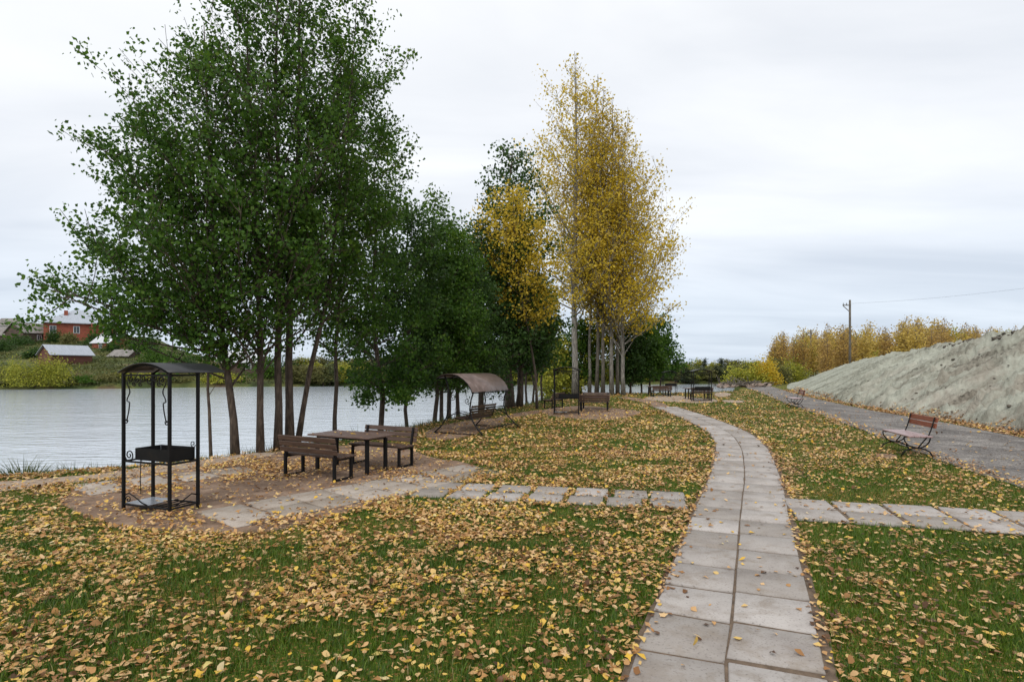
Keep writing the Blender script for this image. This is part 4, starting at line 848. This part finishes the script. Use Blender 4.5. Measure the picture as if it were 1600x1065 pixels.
# covered garden swing
def swing(label, loc, rz):
    r = empty('garden_swing', loc, rz); tag(r, label, 'garden swing')
    prf = [(0, 1.20), (.06, 1.33), (.16, 1.46), (.30, 1.58), (.48, 1.675), (.68, 1.72), (.88, 1.72), (1.06, 1.68), (1.22, 1.60)]
    m_ = MB(); hl = 1.12; vs = []
    for y, z in prf: vs += [(-hl, y, z), (hl, y, z), (-hl, y, z+.012), (hl, y, z+.012)]
    fs = []
    for k in range(len(prf)-1): a, b = 4*k, 4*k+4; fs += [(a, b, b+1, a+1), (a+2, a+3, b+3, b+2), (a, a+2, b+2, b), (a+1, b+1, b+3, a+3)]
    e_ = 4*(len(prf)-1); fs += [(0, 1, 3, 2), (e_, e_+2, e_+3, e_+1)]
    m_.add(vs, [f[::-1] for f in fs], True); m_.build('canopy', M_ROOFSW, r)
    m_ = MB()
    for x in (-hl, -.37, .37, hl): m_.tube([(x*.99, y, z-.018) for y, z in prf], .016, 5)
    for y, z in (prf[0], prf[4], prf[-1]): m_.tube([(-hl, y, z-.02), (hl, y, z-.02)], .014, 5)
    m_.build('canopy_frame', M_IRON, r)
    for sx in (-1, 1):
        x = sx*1.02; m_ = MB()
        m_.tube([(x, .02, 1.2), (x, .10, .98), (x+sx*.02, .13, .7), (x+sx*.06, .02, .4), (x+sx*.12, -.2, .15), (x+sx*.16, -.38, .02)], .021, 6)
        m_.tube([(x, 1.0, 1.68), (x, .86, 1.3), (x+sx*.02, .8, .85), (x+sx*.06, .9, .45), (x+sx*.12, 1.05, .2), (x+sx*.16, 1.25, .02)], .021, 6)
        m_.tube([(x+sx*.06, .03, .42), (x, .25, .56), (x, .5, .6), (x, .7, .56), (x+sx*.06, .89, .42)], .015, 5)
        m_.tube([(x+sx*.16, -.38, .022), (x+sx*.16, 1.25, .022)], .018, 5)
        scroll(m_, (x, .22, .95), (0, 1, 0), (0, 0, 1), .10, 1.4, .009, R(200)); scroll(m_, (x, .72, 1.05), (0, -1, 0), (0, 0, 1), .10, 1.4, .009, R(200))
        m_.build('side_frame', M_IRON, r)
    m_ = MB(); m_.tube([(-1.02, .13, .7), (1.02, .13, .7)], .015, 5); m_.tube([(-1.14, -.2, .15), (1.14, -.2, .15)], .015, 5); m_.build('cross_bar', M_IRON, r)
    m_ = MB()
    for k in range(5): m_.box((0, .42+.10*k, .38+.012*k), (1.5, .075, .022), bev=.004)
    m_.build('seat', M_WOODD, r)
    m_ = MB()
    for k in range(5): m_.box((0, .36-.028*k, .46+.075*k), (1.5, .02, .058), M=Matrix.Rotation(R(20), 4, 'X'), bev=.004)
    m_.build('backrest', M_WOODD, r)
    for sx in (-1, 1):
        m_ = MB(); x = sx*.70; m_.tube([(x, .24, .80), (x, .36, .42), (x, .6, .37), (x, .88, .41)], .014, 5); m_.tube([(x, .33, .58), (x, .6, .62), (x, .85, .58), (x, .86, .42)], .012, 5); m_.build('arm_frame', M_IRON, r)
        m_ = MB()
        for y, z in ((.30, .62), (.85, .58)): m_.tube([(x, y, z), (sx*.78, .60, 1.66)], .006, 4)
        m_.build('chain', M_IRON, r)
    return r
swing('garden swing with curved brown sheet canopy and slatted seat facing the river', (-.62, 17.35, .008), R(62.9))

# park bench with curved iron legs
def curved_bench(label, loc, rz):
    r = empty('park_bench', loc, rz); tag(r, label, 'bench', 'curved-leg benches beside the gravel road')
    # local x along the bench, sitter faces +y; back at -y
    m_ = MB()
    for k in range(4): board(m_, 1.42, .105, .032, (0, -.17+.118*k, .45))
    m_.build('seat', M_WOODS, r)
    m_ = MB(); tl = Matrix.Rotation(R(12), 4, 'X')
    for z in (.68, .80): m_.box((0, -.265-(z-.5)*.2, z), (1.32, .03, .108), M=tl, bev=.007)
    m_.build('backrest', M_WOODR, r)
    for sx in (-1, 1):
        x = sx*.57; m_ = MB()
        n = 14; m_.tube([(x, .02+.25*math.cos(PI*k/n), .43-.235*math.sin(PI*k/n)) for k in range(n+1)], .014, 6)
        m_.tube([(x, .02+.31*(k/8-.5)*2, .0+.195*math.sqrt(max(0, 1-((k/8-.5)*2)**2))) for k in range(9)], .015, 6)
        m_.tube([(x, -.28, .43), (x, .26, .43)], .013, 5)
        m_.build('leg', M_IRON, r)
        m_ = MB(); m_.tube([(x, .0, .20), (x, -.10, .34), (x, -.20, .47), (x, -.245, .6), (x, -.31, .86)], .013, 6); m_.build('backrest_post', M_IRON, r)
    m_ = MB(); m_.tube([(-.57, .02, .198), (.57, .02, .198)], .011, 5); m_.build('cross_bar', M_IRON, r)
    return r
curved_bench('red-brown bench on curved iron legs beside the gravel road, nearer of the two', (8.80, 12.85, .0), math.atan2(.97, .23))
curved_bench('small distant dark bench at the lawn edge by the gravel road', (13.75, 28.0, .0), math.atan2(.96, .28))

# ------------------------------------------------------------------ poles and wire
def upole(label, loc, h, ins=True):
    r = empty('utility_pole', loc); tag(r, label, 'utility pole', 'utility poles beyond the embankment')
    MB().tube([(0, 0, -1), (0, 0, h*.5), (0, 0, h)], [.135, .12, .10], 8).build('pole', M_BARKP2, r)
    m_ = MB(); m_.bar((-.75, 0, h-.55), (.1, 0, h-.55), .09); m_.bar((-.7, 0, h-.62), (-.05, 0, h-1.2), .06); m_.build('crossarm', M_BARKP2, r)
    for x in (-.68, -.35):
        m_ = MB(); m_.tube([(x, 0, h-.5), (x, 0, h-.36), (x, 0, h-.3)], [.04, .05, .02], 6); m_.build('insulator', M_ASH, r)
    return r
upole('tallest wooden utility pole rising above the golden trees', (35.2, 60, 1.4), 7.6)
upole('shorter second utility pole left of the tall one', (44.1, 85, .2), 7.4)
upole('faint third utility pole at the left of the golden trees', (52.3, 105, .1), 6.8)
mb = MB(); a = Vector((34.6, 60, 8.6)); b = Vector((50, 46, 9.6))
mb.tube([tuple(a.lerp(b, t/12)-Vector((0, 0, 1.5*(t/12)*(1-t/12)*1.1))) for t in range(13)], .007, 4); tag(mb.build('power_line', M_IRON), 'thin overhead wire running right from the tall utility pole', 'wire')

# ------------------------------------------------------------------ debris at the end of the road
rs = random.Random(77)
def brush(label, loc, n, w, h):
    r = empty('brush_pile', loc); tag(r, label, 'debris', 'piles of cleared brush at the end of the lawn')
    m_ = MB()
    for k in range(n):
        p = Vector((rs.uniform(-w, w), rs.uniform(-1, 1), rs.uniform(0, h*.5))); d = Vector((rs.gauss(0, 1), rs.gauss(0, .6), abs(rs.gauss(0, .22)))).normalized()*rs.uniform(.6, 1.5)
        m_.tube([p, p+d*.5+Vector((0, 0, rs.uniform(0, .2))), p+d], [.06, .045, .015], 5)
    m_.build('branches', M_BARKP2, r)
    m_ = MB()
    for k in range(16):
        vs, fs = clod(rs.uniform(.15, .4), rs); x, y = rs.uniform(-w, w), rs.uniform(-.8, .8); m_.add([(p[0]+x, p[1]+y, p[2]+.15) for p in vs], fs)
    m_.build('soil_lumps', M_ROCK, r)
M_ROCK = M_noise('reddish_rubble', [(.3, (.16, .10, .075)), (.6, (.33, .26, .21)), (.8, (.50, .46, .42))], 3, .95, .5, .03, 9)
brush('tangled brown brush pile left end, at the river side', (P(1150, 57), 57, 0), 50, 1.6, .9)
brush('low brush and rubble pile in the middle below the yellow bush', (P(1168, 59), 59, 0), 34, 1.6, .5)
brush('low rubble pile at the right end by the embankment foot', (P(1186, 61), 61, 0), 26, 1.5, .4)

# ------------------------------------------------------------------ yellow bushes and the golden wood right
GBW = 'bushes at the foot of the golden wood'
for i, (px, Y_, rx, rz, lm, lb) in enumerate([(1166, 66, 2.7, 2.9, L_YG, 'bright yellow-green bush leftmost below the golden trees'), (1190, 67, 2.7, 3.2, L_YEL, 'bright yellow bush behind the rubble, second from the left'), (1213, 70, 2.2, 3.0, L_OLIVE, 'olive bush next to the start of the embankment'), (1232, 74, 2.6, 3.2, L_YG, 'yellow-green bush rising behind the low end of the embankment')]):
    make_bush('yellow_bush', lb, 'bush', (P(px, Y_), Y_, -.2), rx, rz, lm, 5200, .20, 300+i, GBW)
protos = []
def proto(seed, h, mats, n, ls, cr_, name='autumn_tree', start=.15, bare=.7, spread=.4, nb=24, el=(35, 72), minr=.02):
    o = make_tree(name, 'x', 'tree', (0, 0, -500), h, .10, cr_, mats, n, ls, seed, nb=nb, start=start, elev=el, spread=spread, bare=bare, sub=5, minr=minr, droop=.2, clump=.5); return o
cN = prof((.1, .8), (.4, 1.3), (.75, .9), (1, .3)); cW = prof((.1, 1.2), (.4, 1.9), (.75, 1.3), (1, .5))
kinds = [(proto(401, 9.0, (M_TWIG, L_WOODY), 1800, .26, cN), 'slender golden tree in the wood behind the embankment'),
         (proto(402, 8.4, (M_TWIG, L_WOODY), 1600, .26, cW), 'broad yellow tree in the wood behind the embankment'),
         (proto(403, 9.4, (M_TWIG, L_RUST), 1300, .26, cN, bare=.95), 'rusty half-bare tree in the wood behind the embankment'),
         (proto(404, 7.6, (M_TWIG, L_YG), 1800, .26, cW, bare=.3), 'yellow-green tree in the wood behind the embankment')]
rs = random.Random(91)
first = [True]*4; spots = []
for i in range(118):
    px = 1180+rs.random()**1.0*420; Yd = rs.uniform(74, 112) if px < 1290 else rs.uniform(62, 100)
    if px < 1200: Yd = rs.uniform(84, 115)
    spots.append((px, Yd))
for i, (px, Yd) in enumerate(spots):
    k = rs.choices(range(4), [4, 3, 4, 1.6 if px > 1260 else 4])[0]; o, lb = kinds[k]
    if first[k]: first[k] = False; c = o
    else: c = copy_tree(o)
    topy = np.interp(px, [1180, 1200, 1240, 1300, 1440, 1500, 1600], [543, 530, 517, 510, 498, 506, 513])+rs.uniform(-7, 14)
    base = 0.6 if px < 1300 else 1.0; ztop = H+(HZ-topy)/FPX*Yd; s_ = (ztop-base)/9.0
    c.location = (P(px, Yd), Yd, base-.3); c.rotation_euler = (0, 0, rs.uniform(0, 6.28)); c.scale = (s_*rs.uniform(.9, 1.3), s_*rs.uniform(.9, 1.3), s_)
    tag(c, lb, 'tree', 'golden wood behind the embankment')
# far shore wood
cR = prof((.05, 1.6), (.35, 2.3), (.7, 1.8), (1, .6))
fk = [(proto(411, 7, (M_BARK, L_OLIVE), 1700, .36, cR, 'far_tree', .06, 0, .5, 22, (5, 50), .03), 'olive tree in the wood across the river'),
      (proto(412, 7, (M_BARK, L_FARG), 1700, .36, cR, 'far_tree', .06, 0, .5, 22, (5, 50), .03), 'green tree in the wood across the river'),
      (proto(413, 7, (M_BARK, L_YG), 1700, .36, cR, 'far_tree', .06, 0, .5, 22, (5, 50), .03), 'yellowing tree in the wood across the river'),
      (proto(414, 8, (M_BARK, L_FARD), 1700, .32, prof((.05, 1.5), (.4, 1.1), (1, .15)), 'far_tree', .05, 0, .35, 26, (0, 25), .03), 'dark pointed tree in the wood across the river')]
first = [True]*4
def put_far(px, Yd, toppx, zb, kw=(6, 2.5, 4, .8), grp='wood across the river'):
    k = rs.choices(range(4), kw)[0]; o, lb = fk[k]
    if first[k]: first[k] = False; c = o
    else: c = copy_tree(o)
    ztop = H+(HZ-toppx)/FPX*Yd; s_ = max(.25, (ztop-zb)/7.0); w = rs.uniform(1.0, 1.35)*max(s_, .75)
    c.location = (P(px, Yd), Yd, zb-.2); c.rotation_euler = (0, 0, rs.uniform(0, 6.28)); c.scale = (w, w, s_); tag(c, lb, 'tree', grp)
for px in np.arange(455, 1215, 8.5):
    for row in range(2):
        p = px+rs.uniform(-4, 4); x0 = P(p, 122); yf = float(np.interp(x0, fx_, fy_)); Yd = yf+.9+row*9+rs.uniform(0, 4)
        put_far(p, Yd, rs.uniform(563, 571)-(3 if row else -5)-(5 if p < 860 else 0), float(height(P(p, Yd), Yd)))

# ------------------------------------------------------------------ the village across the river
def wallbox(mb, w, d, h): mb.box((0, 0, h/2-.5), (w, d, h+1.0))
M_BRICK = M_noise('red_brick', [(.3, (.20, .052, .030)), (.6, (.29, .078, .043)), (.8, (.34, .11, .065))], 1.2, .85, .1, .01, 20)
M_METROOF = M_noise('pale_metal_roof', [(.3, (.30, .33, .37)), (.7, (.42, .45, .50))], .8, .5, .1, .02, 4, (8, 1, 1))
M_WHROOF = M_noise('grey_white_slate', [(.3, (.42, .43, .45)), (.7, (.60, .61, .63))], 1, .7, .1, .02, 4)
M_OLDROOF = M_noise('weathered_slate', [(.3, (.13, .12, .11)), (.7, (.27, .25, .23))], 1, .85, .1, .02, 4)
M_LOG = M_noise('dark_timber_wall', [(.3, (.045, .032, .026)), (.6, (.10, .065, .048)), (.8, (.15, .10, .075))], .7, .9, .2, .03, 3, (1, 1, 6))
M_LOGR = M_noise('red_timber_wall', [(.3, (.09, .035, .025)), (.6, (.15, .06, .042)), (.8, (.19, .10, .075))], .8, .9, .2, .03, 3, (1, 1, 6))
M_GLASS, _t, _b = mat_new('window_glass'); _b.inputs['Base Color'].default_value = (.05, .06, .07, 1); _b.inputs['Roughness'].default_value = .1
M_FRAME = M_noise('white_frame', [(.3, (.6, .6, .6)), (.7, (.75, .75, .75))], 3, .6, 0)
def gable(mb, w, d, h, rise, ov=.4, t=.12):
    "ridge along x"
    hw, hd = w/2+ov, d/2+ov; k = ov*rise/(d/2)
    for s_ in (-1, 1):
        a = [(-hw, s_*hd, h-k), (hw, s_*hd, h-k), (hw, 0, h+rise), (-hw, 0, h+rise)]; b = [(x, y, z+t) for x, y, z in a]
        mb.add(a+b, [(0, 1, 2, 3), (7, 6, 5, 4), (0, 4, 5, 1), (1, 5, 6, 2), (3, 2, 6, 7), (0, 3, 7, 4)] if s_ > 0 else [(3, 2, 1, 0), (4, 5, 6, 7), (1, 5, 4, 0), (2, 6, 5, 1), (7, 6, 2, 3), (4, 7, 3, 0)])
def gable_wall(mb, w, d, h, rise):
    mb.box((0, 0, h/2-.6), (w, d, h+1.2))
    for s_ in (-1, 1):
        x = s_*(w/2-.001); x2 = s_*(w/2-.2); v = [(x, -d/2, h), (x, d/2, h), (x, 0, h+rise-.02), (x2, -d/2, h), (x2, d/2, h), (x2, 0, h+rise-.02)]
        mb.add(v, [(0, 1, 2), (5, 4, 3), (0, 3, 4, 1), (1, 4, 5, 2), (2, 5, 3, 0)])
def win(parent, x, y, z, w, h, face='-y'):
    m_ = MB(); t = .1
    if face == '-y':
        m_.box((x, y-.03, z+h/2+t/2), (w+2*t, .1, t)); m_.box((x, y-.03, z-h/2-t/2), (w+2*t, .1, t)); m_.box((x-w/2-t/2, y-.03, z), (t, .1, h)); m_.box((x+w/2+t/2, y-.03, z), (t, .1, h)); m_.box((x, y-.03, z), (.07, .08, h))
    f = m_.build('window', M_FRAME, parent)
    MB().box((x, y-.01, z), (w, .05, h)).build('pane', M_GLASS, f)
def house(name, label, px, py, Yd, w, d, h, rise, wall, roof, rz, wins=(), cat='house', zb=None):
    x = P(px, Yd); z = H+(HZ-py)/FPX*Yd if zb is None else zb
    r = empty(name, (x, Yd, z), rz); tag(r, label, cat)
    m_ = MB(); gable_wall(m_, w, d, h, rise); m_.build('wall', wall, r)
    m_ = MB(); gable(m_, w, d, h, rise); m_.build('roof', roof, r)
    for (wx, wz, ww, wh) in wins: win(r, wx, -d/2, wz, ww, wh)
    return r
# big red brick house with hipped roof
r = empty('brick_house', (P(128, 172), 172, H+(HZ-531)/FPX*172-1.0), R(34)); tag(r, 'large red brick house with pale hipped metal roof above the far bank', 'house')
W_, D_, HH = 17.0, 10, 5.7
m_ = MB(); m_.box((0, 0, HH/2-1), (W_, D_, HH+2)); m_.box((2.9, -D_/2-.6, HH/2-1), (.9, 1.2, HH+1.9)); m_.build('wall', M_BRICK, r)
m_ = MB(); hw, hd, rg_ = W_/2+.6, D_/2+.7, 4.2
m_.add([(-hw, -hd, HH), (hw, -hd, HH), (hw, hd, HH), (-hw, hd, HH), (-1.8, 0, HH+rg_), (1.8, 0, HH+rg_), (-hw, -hd, HH-.2), (hw, -hd, HH-.2), (hw, hd, HH-.2), (-hw, hd, HH-.2)], [(0, 1, 5, 4), (1, 2, 5), (2, 3, 4, 5), (3, 0, 4), (0, 6, 7, 1), (1, 7, 8, 2), (2, 8, 9, 3), (3, 9, 6, 0), (9, 8, 7, 6)])
rf = m_.build('roof', M_METROOF, r); m_ = MB(); m_.box((-3.6, -2.2, HH+2.9), (.9, .9, 1.6)); m_.build('chimney', M_BRICK, rf)
for wx in (-6.4, -1.0, 6.0): win(r, wx, -D_/2, 3.7, 1.3, 1.9)
house('shed', 'dark timber shed with pale metal roof above the far bank', 103, 571, 121, 7.6, 4.8, 2.4, 1.8, M_LOGR, M_METROOF, R(64), cat='shed')
house('cottage', 'small cottage with grey-white roof right of the brick house', 174, 548, 150, 6.5, 5.5, 2.2, 2.3, M_BRICK, M_WHROOF, R(-20), [(0, 1.2, 1, 1)])
house('hut', 'low grey-roofed hut on the slope right of the metal-roofed shed', 196, 567, 132, 4.8, 3.8, 1.7, 1.3, M_LOG, M_OLDROOF, R(-8), cat='hut')
house('cottage', 'dark timber cottage with peaked grey roof at the left, below the skyline', 47, 536, 165, 8, 8, 2.9, 2.8, M_LOG, M_OLDROOF, R(70), [(0, 1.5, 1, 1.2)])
house('barn', 'long low barn with weathered roof at the far left below the skyline', 12, 536, 170, 12, 6, 2.3, 2.4, M_LOG, M_OLDROOF, R(-6), cat='barn')
house('cottage', 'small pale distant house left of the dark timber cottage', 18, 522, 215, 6, 6, 3.2, 2.6, M_FRAME, M_OLDROOF, R(10), [(0, 2, 1.2, 1.2)])
house('cottage', 'grey-roofed house on the far bank glimpsed between the green trunks', 378, 583, 128, 9, 6, 2.6, 2.2, M_LOG, M_WHROOF, R(12), [(-2, 1.5, 1, 1), (2, 1.5, 1, 1)])
# village bushes and far bank shrubs
BG1 = 'bushes on the far bank'
vb = [(58, 606, 97, 5.3, 5.2, L_YG, 'big round yellow-green willow bush at the far water edge', 9000, .24), (20, 604, 98, 3.8, 2.8, L_OLIVE, 'olive bush left of the big round yellow-green bush', 3600, .26), (-8, 603, 98, 3.5, 2.9, L_OLIVE, 'olive bush cut by the left edge of the photo', 3500, .26),
      (103, 603, 99, 3.4, 1.7, L_OLIVE, 'low olive bush right of the big round yellow-green bush', 3000, .26), (135, 603, 100, 3.2, 1.3, L_MID, 'low green scrub at the far water edge below the shed', 3000, .26), (168, 603, 101, 3, 1.6, L_OLIVE, 'low scrub at the water edge left of the near barbecue canopy', 2600, .26)]
for i, (px, py, Yd, rx, rz, lm, lb, n_, ls) in enumerate(vb):
    x = P(px, Yd); make_bush('shoreline_bush', lb, 'bush', (x, Yd, float(height(x, Yd))-.2), rx, rz, lm, n_, ls, 500+i, BG1)
vt = [(150, 545, 155, 3.4, 4.2, L_DARK, 'dark green bush in front of the brick house'), (82, 545, 160, 3.2, 4.2, L_DARK, 'dark bush left of the brick house above the shed'), (110, 545, 158, 3.0, 3.4, L_OLIVE, 'olive bush below the brick house wall'), (70, 538, 175, 2.6, 5.0, L_DARK, 'dark tree between the cottage and brick house'), (30, 556, 150, 4, 3.4, L_DARK, 'dark green bush below the dark timber cottage'),
      (4, 560, 140, 4.5, 4.0, L_DARK, 'dark green bush at the left edge halfway up the slope'), (205, 552, 150, 3, 4.6, L_OLIVE, 'olive tree right of the grey-white roofed cottage'), (225, 565, 140, 3.6, 5.2, L_DARK, 'dark tree over the near barbecue canopy across the river'), (172, 562, 140, 2.2, 2.8, L_DARK, 'small dark bush left of the grey-roofed hut'), (250, 585, 118, 4.2, 5.2, L_MID, 'green bush across the river right of the canopy'),
      (290, 588, 116, 4.4, 5.0, L_DARK, 'dark green bush across the river left of the green trunks'), (330, 590, 115, 4.2, 4.6, L_OLIVE, 'olive bush across the river between canopy and trunks'), (420, 592, 118, 4.8, 5.2, L_MID, 'green bush across the river seen between the green trunks'), (460, 593, 119, 4.5, 5, L_DARK, 'dark bush across the river right of the green trunks'), (58, 566, 128, 3, 2.4, L_DARK, 'dark bush at the left end of the metal-roofed shed'),
      (215, 600, 104, 3.6, 2.2, L_YG, 'yellow-green scrub across the river under the near canopy'), (270, 600, 106, 3.6, 2.2, L_OLIVE, 'olive scrub at the far water edge behind the near barbecue'), (350, 597, 110, 3.8, 2.4, L_YG, 'yellow-green scrub at the far water edge left of the trunks')]
for i, (px, py, Yd, rx, rz, lm, lb) in enumerate(vt):
    x = P(px, Yd); make_bush('village_bush', lb, 'bush', (x, Yd, float(height(x, Yd))-.3), rx, rz, lm, 2600, .34, 530+i, 'bushes among the village houses')
# weedy scrub over the slope below the village
rn = np.random.RandomState(66); n = 26000; px = rn.rand(n)*520-60; Yd = 97+rn.rand(n)**1.3*70; x = (px-800)/FPX*Yd; z = height(x, Yd)
k = (Yd > np.interp(x, fx_, fy_)+.6) & (fbm(x*.22, Yd*.22) > .42); P_ = np.stack([x, Yd, z+rn.rand(n)*.55], -1)[k]
V, Fq = leafcloud(P_, .36, rn); tag(link('slope_scrub', np_mesh('slope_scrub', V, Fq, np.repeat(np.clip(fbm(P_[:, 0]*.1, P_[:, 1]*.1)*1.6-.4+rn.rand(len(P_))*.3, 0, 1), 4)), L_SCRUB), 'weeds and scrub covering the slope below the village', 'scrub', kind='stuff')
print('OBJECTS', len(bpy.data.objects))
